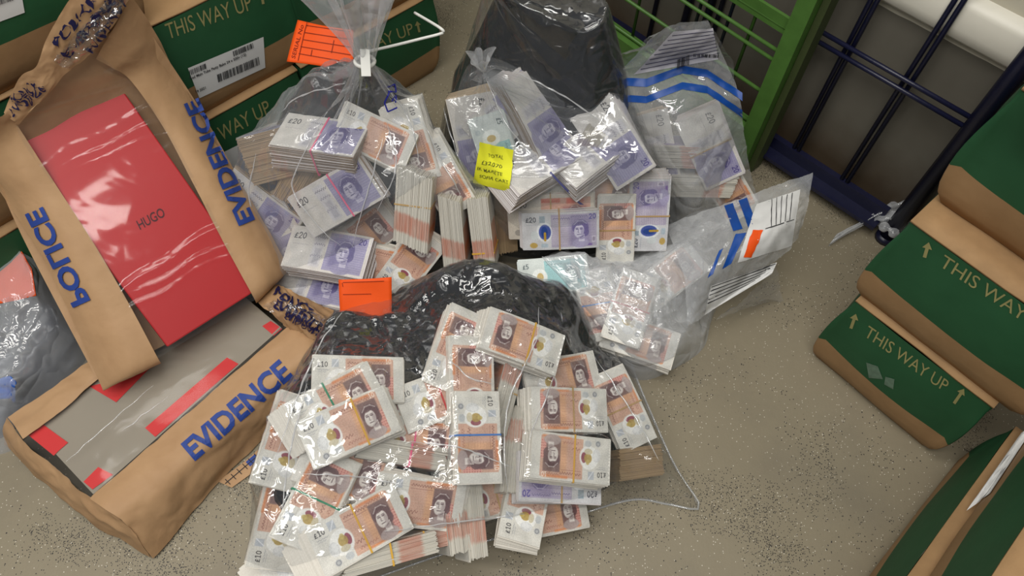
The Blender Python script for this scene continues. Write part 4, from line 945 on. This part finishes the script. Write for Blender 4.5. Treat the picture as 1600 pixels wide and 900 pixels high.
FO = [P(424, 880), P(436, 740), (-.34, .42, 0), (-.29, .54, 0), (-.2, .625, 0), (-.05, .665, 0), (.08, .64, 0), (.17, .56, 0), (.19, .46, 0), P(980, 715), P(945, 765), P(860, 785), P(700, 842), P(560, 888)]
def h_front(x, y):
    base = np.clip(plane_z(FR, x, y) - .05, .012, .175)
    g = .225 * gauss(x, y, -.05, .575, .17, .085, .05) + .06 * gauss(x, y, .09, .52, .06, .09)
    return np.maximum(base * np.clip((.62 - y) / .1, 0, 1), g)
lin_f = mound('bin_liner', 'shiny black plastic liner behind the notes in the front bag', FO, (-.04, .47), h_front, .012, 9, 3, 90, 240)
LO = [P(440, 470), P(395, 400), P(378, 310), (-.46, .88, 0), (-.33, .95, 0), (-.2, .94, 0), (-.12, .84, 0), P(740, 385), P(640, 420), P(540, 455)]
lin_l = mound('bin_liner', 'black plastic liner at the back of the left bag', LO, (-.28, .78), lambda x, y: np.maximum(np.clip(plane_z(BL, x, y) - .07, .01, .22) * np.clip((.84 - y) / .08, 0, 1), .36 * gauss(x, y, -.27, .84, .19, .08, .2)), .010, 9, 5)
MO = [P(782, 398), P(900, 400), P(1030, 378), P(1060, 320), (.27, .98, 0), (.17, 1.1, 0), (.02, 1.14, 0), (-.13, 1.06, 0), (-.15, .95, 0), (-.13, .84, 0)]
lin_m = mound('bin_liner', 'tall black plastic liner rising behind the middle bag', MO, (.03, .88), lambda x, y: np.maximum(np.clip(plane_z(BM, x, y) - .07, .01, .22) * np.clip((.88 - y) / .08, 0, 1), .42 * np.minimum(1, 1.25 * gauss(x, y, .04, .935, .18, .11, -.5))), .010, 5, 8)

def membrane(xy, b, r, obs, pole=None, iters=500, zb=None):
    nr, nt = xy.shape[:2]; zb = b[:, 2] if zb is None else zb
    top = max(float(obs.max()), pole or 0); z = zb[None, :] * r[:, None] + top * (1 - r[:, None]); z = np.maximum(z, obs)
    for _ in range(iters):
        zn = .25 * (z[:-2] + z[2:] + np.roll(z[1:-1], 1, 1) + np.roll(z[1:-1], -1, 1))
        z[1:-1] = np.maximum(zn, obs[1:-1]); z[-1] = zb; z[0] = pole if pole is not None else max(z[1].mean(), float(obs[0].max()))
    return z
def drape(name, label, outline, centre, things, mat, crinkle=.003, cscale=22, pole=None, pleat=0.0, npl=11, seed=1, nr=90, nt=220, gap=.003, cat='bag', group=None, p=.9, root=None, pleat_r=.6, iters=500, fold=(.005, 1.1)):
    """clear sheet hung over the contents: a membrane over an obstacle, then creases"""
    b, r, xy = polar(outline, centre, nr, nt, p); objs = []
    for t in things: objs += tree_of(t)
    objs = [o for o in objs if o.type == 'MESH' and not o.name.startswith('top_note')]
    bv = bvh_of(objs); obs = np.zeros(xy.shape[:2])
    for i in range(nr):
        for j in range(nt):
            loc = bv.ray_cast(Vector((xy[i, j, 0], xy[i, j, 1], 2.0)), Vector((0, 0, -1)))[0]
            obs[i, j] = (loc.z + gap) if loc is not None else .001
    obs[-1] = 0
    z = membrane(xy, b, r, obs, pole, iters)
    free = np.clip((z - obs) / .01, .25, 1)
    rim = np.clip((1 - r) / .06, 0, 1)[:, None]
    cr = ridged(xy[..., 0] * cscale, xy[..., 1] * cscale, seed) - .8
    th = np.arange(nt) / nt * 2 * math.pi
    pw = np.clip(1 - r / pleat_r, 0, 1)[:, None] * np.clip(r / .05, 0, 1)[:, None]
    pf = np.abs(np.sin(npl * th / 2 + 1.5 * np.sin(3 * th + seed)))[None, :] - .5
    ca, sa = math.cos(fold[1]), math.sin(fold[1]); fx = xy[..., 0] * ca + xy[..., 1] * sa; fy = -xy[..., 0] * sa + xy[..., 1] * ca
    fo = ridged(fx * 3.2, fy * 11, seed + 7, 2) - .7
    z = np.maximum(z + crinkle * cr * free * rim + fold[0] * fo * free * rim + pleat * pf * pw, obs - .001)
    o = polar_mesh(name, xy, z, mat, root)
    if label: tag(o, label, cat, group)
    return o
def plume(name, base, axis, r0, r1, hgt, mat, parent, npl=8, seed=0, flat=.6):
    """gathered plastic flaring out of a tie"""
    ax = nrm(axis); a = nrm(np.cross(ax, (0, 1, 0.3))); b = np.cross(ax, a); nu, nt = 40, 110; V = []
    for i in range(nu):
        t = i / (nu - 1); rad = r0 + (r1 - r0) * t ** 1.2
        for j in range(nt):
            th = 2 * math.pi * j / nt
            rr = rad * (1 + .38 * t ** .4 * math.sin(npl * th + seed + 1.2 * t) + .2 * math.sin(3 * th + seed * 2 + 2 * t))
            V.append(np.array(base) + ax * hgt * t * (1 + .15 * math.sin(2 * th + seed)) + a * rr * math.cos(th) + b * rr * flat * math.sin(th))
    return link(name, mesh(name, V, gridfaces(nu, nt, True), True), mat, parent)

# front bag
OUT_F = [P(418, 905), P(400, 850), P(408, 745), P(424, 660), (-.375, .46, 0), (-.33, .58, 0), (-.22, .68, 0), (-.05, .72, 0), (.1, .69, 0), (.2, .6, 0), P(988, 575, .0), P(1036, 690), P(1062, 742), P(1093, 794, .004), P(1040, 788), P(985, 782), P(880, 812), P(700, 864), P(560, 912), P(480, 925)]
bag_f = drape('clear_bag', 'large clear plastic bag of £10 bundles at the front', OUT_F, (-.04, .47), CONTENTS['front'] + [lin_f], FILM_A, .004, 14, None, 0, seed=4, nr=150, nt=380, cat='bag', fold=(.008, 1.25))
MB().tube([p_ + np.array([0, 0, .0025]) for p_ in resample_closed(OUT_F, 160)[55:]], .0016, 6).build('bag_edge', FILM_C, bag_f, True)
# left bag: gathered at a cable tie
NECK = P(570, 96, .40)
OUT_L = [P(452, 482), P(392, 425), P(366, 345), P(352, 270), (-.5, .9, 0), (-.36, 1.0, 0), (-.2, 1.0, 0), (-.09, .9, 0), (-.06, .8, 0), P(778, 402), P(700, 420), P(610, 446), P(530, 474)]
lroot = empty('clear_bag', (NECK[0], NECK[1], 0)); tag(lroot, 'clear plastic bag tied at the neck, holding old £20 stacks', 'bag')
drape('bag_film', None, OUT_L, NECK, CONTENTS['left'] + [lin_l], FILM_B, .003, 14, NECK[2], .032, 13, 6, root=lroot, nr=130, nt=340, pleat_r=.5)
plume('bag_neck', NECK - np.array([0, 0, .004]), (.03, -.02, 1), .011, .055, .15, FILM_C, lroot, 7, 2, .7)
# middle bag: outer sheet over the tall liner, inner bag gathered in a knot
PEAK = P(752, -10, .43)
OUT_M = [P(772, 405), P(880, 412), P(1000, 405), P(1062, 372), P(1075, 310), (.3, 1.0, 0), (.2, 1.12, 0), (.02, 1.16, 0), (-.14, 1.1, 0), (-.165, .96, 0), (-.15, .84, 0)]
mroot = empty('clear_bag', (PEAK[0], PEAK[1], 0)); tag(mroot, 'tall clear plastic bag with black liner and sticky note, middle of the pile', 'bag')
drape('bag_film', None, OUT_M, (PEAK[0] + .01, PEAK[1] - .01), CONTENTS['middle'] + [lin_m], FILM_A, .003, 12, PEAK[2] + .02, .02, 9, 9, root=mroot, nr=120, nt=320, pleat_r=.45)
plume('bag_neck', PEAK + np.array([0, 0, .01]), (.12, .1, 1), .02, .09, .12, FILM_C, mroot, 6, 5, .6)
KNOT = P(754, 98, .395)
OUT_K = [P(742, 330, .10), P(800, 372, .10), P(880, 390, .09), P(960, 372, .09), P(1000, 300, .12), P(985, 215, .2), P(880, 150, .30), P(770, 90, .38), P(722, 120, .36), P(712, 220, .22)]
sub = empty('clear_bag', (KNOT[0], KNOT[1], 0)); tag(sub, 'inner clear bag gathered into a knot above the £20 stacks', 'bag')
b_, r_, xy_ = polar(OUT_K, KNOT, 70, 200, .9)
drape('bag_film', None, OUT_K, (KNOT[0], KNOT[1] - .004), CONTENTS['middle'], FILM_S, .002, 12, KNOT[2] - .02, .03, 13, 12, root=sub, nr=90, nt=260, fold=(.002, 1.1), gap=.002, pleat_r=.7, iters=250)
plume('knot', KNOT - np.array([0, 0, .012]), (-.1, -.1, 1), .006, .016, .03, FILM_C, sub, 5, 1, .8)

def ribs(o, lines, r=.0011):
    """thin whitish folds added on a bag film, shaped to imitate streaks of glare"""
    bv = bvh_of([o])
    for k, ln in enumerate(lines):
        px = catmull(ln, 60); px = px + np.stack([pnoise(px[:, 1] * .05, px[:, 0] * .05, k) * 2, pnoise(px[:, 0] * .05, px[:, 1] * .05, k + 40) * 2], 1)
        pts = [hit(bv, *p_, .0006) for p_ in px]; pts = [p_ for p_ in pts if p_ is not None]
        if len(pts) < 6: continue
        pts = np.array(pts); sm = pts.copy(); sm[1:-1] = (pts[:-2] + pts[1:-1] + pts[2:]) / 3
        rad = [max(.0002, r * math.sin(math.pi * min(.97, max(.03, i_ / (len(sm) - 1)))) ** .6 * (1 + .5 * float(pnoise(i_ * .21, k * 3.3, 5)))) for i_ in range(len(sm))]
        MB().tube(sm, rad, 6).build('glint_fold', FILM_E, o if o.parent is None else o.parent, True)
ribs(wf2, [[(104, 722), (150, 680), (240, 602)], [(194, 672), (220, 652), (262, 620)]], .0006)
ribs(bag_f, [[(842, 480), (838, 530), (815, 580), (795, 625), (788, 690), (795, 790)], [(868, 585), (845, 640), (826, 690)], [(480, 600), (455, 700), (440, 800)], [(640, 690), (720, 700), (800, 730)], [(930, 560), (985, 640), (1030, 720)], [(700, 560), (735, 590), (770, 600)], [(470, 740), (560, 745), (640, 760)], [(600, 830), (720, 815), (840, 800)], [(540, 480), (500, 540), (465, 620), (430, 720)]])
ribs([c for c in lroot.children if c.name.startswith('bag_film')][0], [[(512, 175), (470, 250), (458, 295), (490, 345), (532, 385)], [(598, 215), (575, 300), (548, 388)], [(605, 190), (618, 260), (590, 330)], [(540, 130), (470, 150), (440, 175)], [(660, 190), (700, 270), (750, 350)], [(600, 130), (640, 190), (655, 260)], [(400, 240), (390, 310), (410, 370)]])
ribs([c for c in mroot.children if c.name.startswith('bag_film')][0], [[(700, 70), (690, 150), (715, 240), (760, 340)], [(800, 110), (880, 150), (975, 215)], [(755, 110), (790, 190), (835, 250)]])

# upright sealed bag with blue stripes
sb = empty('sealed_bag', tuple(P(1100, 330) * [1, 1, 0])); tag(sb, 'upright tamper evident bag with two blue stripes and lined label', 'bag')
fr = [[(1022, 56, .41), (1060, 40, .425), (1106, 32, .42)], [(990, 92, .35), (1062, 74, .37), (1128, 84, .355)], [(962, 122, .305), (1062, 104, .32), (1150, 132, .30)], [(960, 152, .28), (1066, 140, .30), (1158, 164, .275)],
      [(972, 190, .235), (1066, 184, .275), (1162, 200, .22)], [(990, 232, .17), (1072, 232, .235), (1168, 238, .15)], [(1012, 290, .09), (1082, 290, .16), (1176, 282, .06)], [(1036, 345, .03), (1100, 350, .07), (1184, 312, .01)], [(1052, 385, .003), (1112, 392, .003), (1186, 330, .003)]]
CT = [[P(*c) for c in row] for row in fr]
s_front = sheet('front_film', CT, 110, 70, FILM_C, sb, .003, 12, 21)
CB = [[p * [1, 1, 1] + np.array([.01, .035 + .02 * i, -.012 * min(i, 4)]) * min(1, i / 2.) for p in row] for i, row in enumerate(CT)]
for row in CB:
    for p in row: p[2] = max(p[2], .002)
sheet('back_film', CB, 70, 50, FILM_B, sb, .003, 12, 22)
bv3 = bvh_of([s_front])
for y0, y1, k in ((120, 133, 0), (147, 158, 1)):
    q1 = [(962, y0), (1010, y0 + 3), (1066, y0 - 18), (1105, y0 - 12), (1160, y0 + 25)]
    for i in range(4):
        a, c = q1[i], q1[i + 1]; patch('seal_stripe', bv3, [a, c, (c[0], c[1] + y1 - y0), (a[0], a[1] + y1 - y0)], STRIPE, sb, 5, 12, .0012)
lb3 = patch('label', bv3, [(1052, 48), (1114, 44), (1122, 92), (990, 116)], plain('lined_label', (206, 204, 212), .5, .3, .04, 40), sb, 20, 30, .0012)
lines_on('label_lines', lb3, [((1050 - i * 7, 55 + i * 7.5), (1114 + i * 1.4, 48 + i * 5)) for i in range(8)], 1.1, plain('dark_print', (58, 56, 84), .6, .2, .1, 60), lb3)
for bc_ in (barcode((1058, 108), (1078, 100), (1, -16), 9, 8), barcode((1084, 88), (1124, 90), (0, -5), 14, 9)):
    tag(lines_on('barcode', lb3, bc_, 1, INK, lb3, n=2), kind='stuff')

# crumpled sealed bag with its flap lying out to the right
cb = empty('sealed_bag', tuple(P(1010, 490) * [1, 1, 0])); tag(cb, 'crumpled tamper evident bag with orange tag on its white label', 'bag')
OUT_C = [P(838, 452), P(848, 408, .02), P(930, 396, .03), P(1010, 372, .04), P(1090, 330, .05), P(1150, 330, .03), P(1140, 420, .01), P(1112, 500), P(1098, 545), P(1050, 578), P(1002, 594), P(960, 570, .0), P(915, 530, .0), P(870, 485)]
body_c = drape('bag_film', None, OUT_C, P(1000, 465, .08), CONTENTS['crumpled'], FILM_D, .008, 15, None, 0, seed=31, root=cb, nr=90, nt=220, gap=.006)
OUT_C2 = [p * [1, 1, 1] for p in map(np.array, OUT_C)]
drape('inner_film', None, [P(880, 440, .02), P(960, 410, .03), P(1050, 390, .04), P(1080, 440, .02), P(1070, 520, .0), P(1010, 560, .0), P(930, 520, .0)], P(990, 480, .08), CONTENTS['crumpled'], FILM_C, .007, 22, None, 0, seed=33, root=cb, nr=50, nt=140, gap=.003)
fp = [[(1040, 352, .10), (1068, 430, .115), (1074, 508, .06)], [(1100, 330, .125), (1105, 415, .15), (1092, 500, .07)], [(1150, 312, .14), (1140, 395, .165), (1132, 470, .085)], [(1200, 294, .155), (1184, 372, .175), (1172, 440, .10)], [(1240, 280, .16), (1222, 350, .175), (1208, 412, .115)], [(1270, 270, .165), (1262, 322, .165), (1248, 372, .13)]]
flap = sheet('flap', [[P(*c) for c in row] for row in fp], 90, 60, FILM_C, cb, .0035, 16, 41)
bv4 = bvh_of([flap])
patch('seal_stripe', bv4, [(1132, 322), (1145, 318), (1160, 358), (1146, 362)], STRIPE, cb, 10, 6, .0012); patch('seal_stripe', bv4, [(1154, 314), (1167, 309), (1181, 346), (1170, 358)], STRIPE, cb, 10, 6, .0012)
patch('seal_stripe', bv4, [(1150, 366), (1166, 364), (1142, 412), (1128, 420)], STRIPE, cb, 10, 6, .0012); patch('seal_stripe', bv4, [(1124, 392), (1130, 388), (1114, 428), (1106, 434)], STRIPE, cb, 10, 6, .0012)
lb4 = patch('label', bv4, [(1182, 320), (1250, 297), (1236, 384), (1152, 410)], LABEL_W, cb, 20, 20, .0014)
patch('orange_tag', bv4, [(1176, 360), (1192, 361), (1172, 402), (1161, 401)], ORANGE, cb, 8, 6, .0024)
lines_on('label_lines', lb4, [((1206 + i * 8, 312 - i * 2.6), (1205 + i * 7, 354 - i * 2.5)) for i in range(5)] + [((1196, 358), (1240, 343))], 1.0, INK, lb4)
lb5 = patch('label', bv4, [(1110, 446), (1214, 410), (1206, 428), (1100, 492)], LABEL_W, cb, 16, 24, .0014)
lines_on('label_lines', lb5, [((1111 - i * 1.5, 448 + i * 6.5), (1212 - i * 8, 412 + i * 6.5)) for i in range(5)], 1.1, INK, lb5)
tip = [[P(1120, 500, .06), P(1170, 462, .07), P(1215, 412, .10)], [P(1170, 480, .03), P(1200, 462, .035), P(1218, 440, .05)], [P(1195, 472, .004), P(1210, 474, .004), P(1224, 470, .004)]]
sheet('bag_corner', tip, 24, 24, FILM_B, cb, .003, 30, 44)
lines_on('seal_edge', bvh_of([cb.children[-1]]), [((1200, 470), (1222, 470)), ((1222, 470), (1216, 425))], 2.2, STRIPE, cb)

# clear bag at the left edge with an orange card and grey contents
eb = empty('clear_bag', tuple(P(50, 520) * [1, 1, 0])); tag(eb, 'clear plastic bag of dark crumpled contents at the left edge', 'bag')
ec = []
OC = [P(-120, 470), P(-60, 380), P(20, 350), P(110, 420), P(140, 520), P(128, 572), P(60, 640), P(-20, 690), P(-120, 640)]
cont = mound('crumpled_wrapping', 'dark grey crumpled wrapping inside the bag at the left edge', OC, P(20, 510, 0), lambda x, y: .09 * gauss(x, y, *P(10, 500, .05)[:2], .16, .16) + .01, .02, 16, 14, 50, 120)
cont.data.materials[0] = plain('dark_wrapping', (88, 92, 102), .3, .5, .7, 16); cont['category'] = 'wrapping'
card = sheet('orange_card', [[P(-30, 395, .14), P(24, 385, .15), P(48, 420, .15)], [P(-30, 480, .12), P(20, 470, .125), P(56, 462, .13)]], 8, 8, ORANGE, None, .001, 8, 2, .001); tag(card, 'orange card inside the bag at the left edge', 'card')
blu = sheet('blue_packet', [[P(-20, 600, .09), P(10, 590, .1), P(24, 600, .09)], [P(-20, 630, .06), P(12, 622, .07), P(24, 632, .05)]], 10, 10, plain('blue_wrap', (30, 96, 190), .4, .4, .2, 30), None, .004, 30, 3, .001); tag(blu, 'bright blue wrapper in the bag at the left edge', 'wrapper')
OE = [P(-160, 480), P(-90, 340), P(10, 300), P(120, 400), P(146, 520), P(134, 580), P(70, 650), P(0, 710), P(-120, 680)]
drape('bag_film', None, OE, P(20, 500, .1), [cont, card, blu], FILM_C, .005, 13, None, 0, seed=51, root=eb, nr=60, nt=160, gap=.004)
link_b = [P(-60, 150, .30), P(-20, 120, .34), P(20, 110, .35), P(36, 130, .33), P(28, 170, .30)]
sheet('loose_end', [[P(-60, 120, .36), P(0, 105, .37), P(36, 112, .36)], [P(-60, 160, .33), P(0, 150, .34), P(26, 150, .33)], [P(-60, 220, .28), P(-20, 200, .29), P(8, 190, .3)], [P(-80, 320, .17), P(-30, 320, .18), P(0, 320, .17)]], 40, 30, FILM_C, eb, .006, 24, 55)

# ------------------------------------------------------------------ small things
tie = empty('cable_tie', tuple(NECK)); tag(tie, 'white plastic cable tie closing the neck of the left bag', 'cable tie')
th = np.linspace(0, 2 * math.pi, 25)
MB().tube([NECK + np.array([.0135 * math.cos(a), .0115 * math.sin(a), .0]) for a in th], .0028, 8).build('loop', WHITE_PL, tie, True)
z0 = NECK[2]
hd = P(571, 98, z0 + .012); MB().box(hd, .0065, .004, .018, nrm(P(577, 98, z0) - P(571, 98, z0)), nrm(CPOS - hd), np.cross(nrm(P(577, 98, z0) - P(571, 98, z0)), nrm(CPOS - hd))).build('head', WHITE_PL, tie)
tl = catmull([P(577, 80, z0 + .005), P(620, 70, z0 + .01), P(660, 60, z0 + .012), P(684, 54, z0 + .016), P(693, 50, z0 + .02), P(688, 44, z0 + .024), P(672, 34, z0 + .02), P(648, 20, z0 + .012)], 40)
MB().tube(tl, .0021, 8).build('tail', WHITE_PL, tie, True)

oc = sheet('orange_tag', [[P(465, 31, .33), P(505, 40, .335), P(552, 47, .33)], [P(456, 64, .315), P(500, 72, .318), P(552, 80, .315)], [P(448, 96, .30), P(495, 102, .302), P(552, 112, .30)]], 14, 20, ORANGE, None, 0, thick=.0008); tag(oc, 'orange property card behind the tied neck', 'card')
lines_on('printed_lines', oc, [((480 - i * 0, 34), (466, 95))] + [((479 - i * 3, 40 + i * 11), (548, 50 + i * 12)) for i in range(5)] + [((522, 63), (518, 83)), ((488, 78), (486, 88))], 1.0, ORANGE_INK, oc)
text_on('printed_text', oc, 'SERIAL No', (461, 92), (475, 40), (-6, -2), ORANGE_INK, oc, .0)
oc2 = sheet('orange_tag', [[P(529, 437, .17), P(570, 436, .175), P(612, 433, .17)], [P(530, 465, .155), P(575, 462, .155), P(612, 462, .15)], [P(532, 500, .13), P(580, 500, .13), P(612, 500, .12)]], 10, 14, ORANGE, None, 0, thick=.0008); tag(oc2, 'orange property card between the left and front bags', 'card')
lines_on('printed_lines', oc2, [((536, 441), (600, 439)), ((535, 442), (536, 448)), ((536, 460), (580, 459))], .9, ORANGE_INK, oc2)
stk = patch('sticky_note', bvh_of(list(mroot.children) + list(sub.children)), [(752, 221), (803, 233), (797, 298), (741, 284)], YELLOW, None, 16, 16, .003); tag(stk, 'yellow sticky note with a handwritten total on the middle bag', 'note')
pen = plain('pencil_ink', (84, 90, 40), .6, .2, .1, 60)
for s, a, b_, c in [('TOTAL', (763, 245), (787, 248), (.5, -6)), ('£32,070', (753, 256), (784, 263), (.5, -6)), ('IK MARETE', (746, 265), (785, 275), (.5, -5)), ('SOFIA CART', (750, 277), (794, 287), (.5, -5))]:
    text_on('handwriting', stk, s, a, b_, c, pen, stk, .004, .0008, jit=1.5)
lines_on('marker_sign', bvh_of(list(lroot.children)), [((a_ - 16, b2 + 8), (c_ - 16, d_ + 8)) for a_, b2, c_, d_ in [(620, 128, 632, 124), (632, 124, 634, 136), (634, 136, 622, 134), (624, 136, 617, 152), (617, 152, 622, 166), (622, 166, 636, 160), (628, 150, 634, 140), (634, 140, 634, 152)]], 2.4, PEN, lroot, n=4)
lines_on('blue_seam', bvh_of(list(mroot.children)), [((860, 270), (880, 290)), ((880, 290), (905, 316)), ((905, 316), (950, 348)), ((950, 348), (1006, 386))], 3.5, PEN, mroot, n=8)
# clear wrapping scrap tied to the cage foot
sc_ = empty('plastic_scrap', tuple(P(1350, 352))); tag(sc_, 'twisted scrap of clear wrapping tied around the foot of the navy cage', 'plastic wrap')
pa = catmull([P(1300, 376, .006), P(1322, 362, .015), P(1345, 350, .02), P(1366, 338, .03), P(1385, 330, .04), P(1405, 326, .05)], 40)
nt = 30; V = []
for i, p in enumerate(pa):
    t = i / 39; rad = .010 + .030 * abs(t - .3) ** 1.3 + .014 * max(0, t - .6)
    for j in range(nt):
        a = 2 * math.pi * j / nt; rr = rad * (.8 + .35 * math.sin(5 * a + 6 * t) + .2 * pnoise(a * 1.5, t * 9, 3)); V.append(p + np.array([rr * .6 * math.cos(a), rr * .8 * math.cos(a), max(-p[2] + .001, rr * .7 * math.sin(a))]))
link('wrap', mesh('wrap', V, gridfaces(40, nt, True), True), FILM_D, sc_)
ww = catmull([pb + np.array([.02 * math.cos(a), .02 * math.sin(a), .035 + .01 * math.sin(2 * a)]) for a in np.linspace(0, 6.3, 14)], 40)
MB().tube(ww, [.007 + .003 * math.sin(i) for i in range(40)], 8).build('knot', FILM_D, sc_, True)
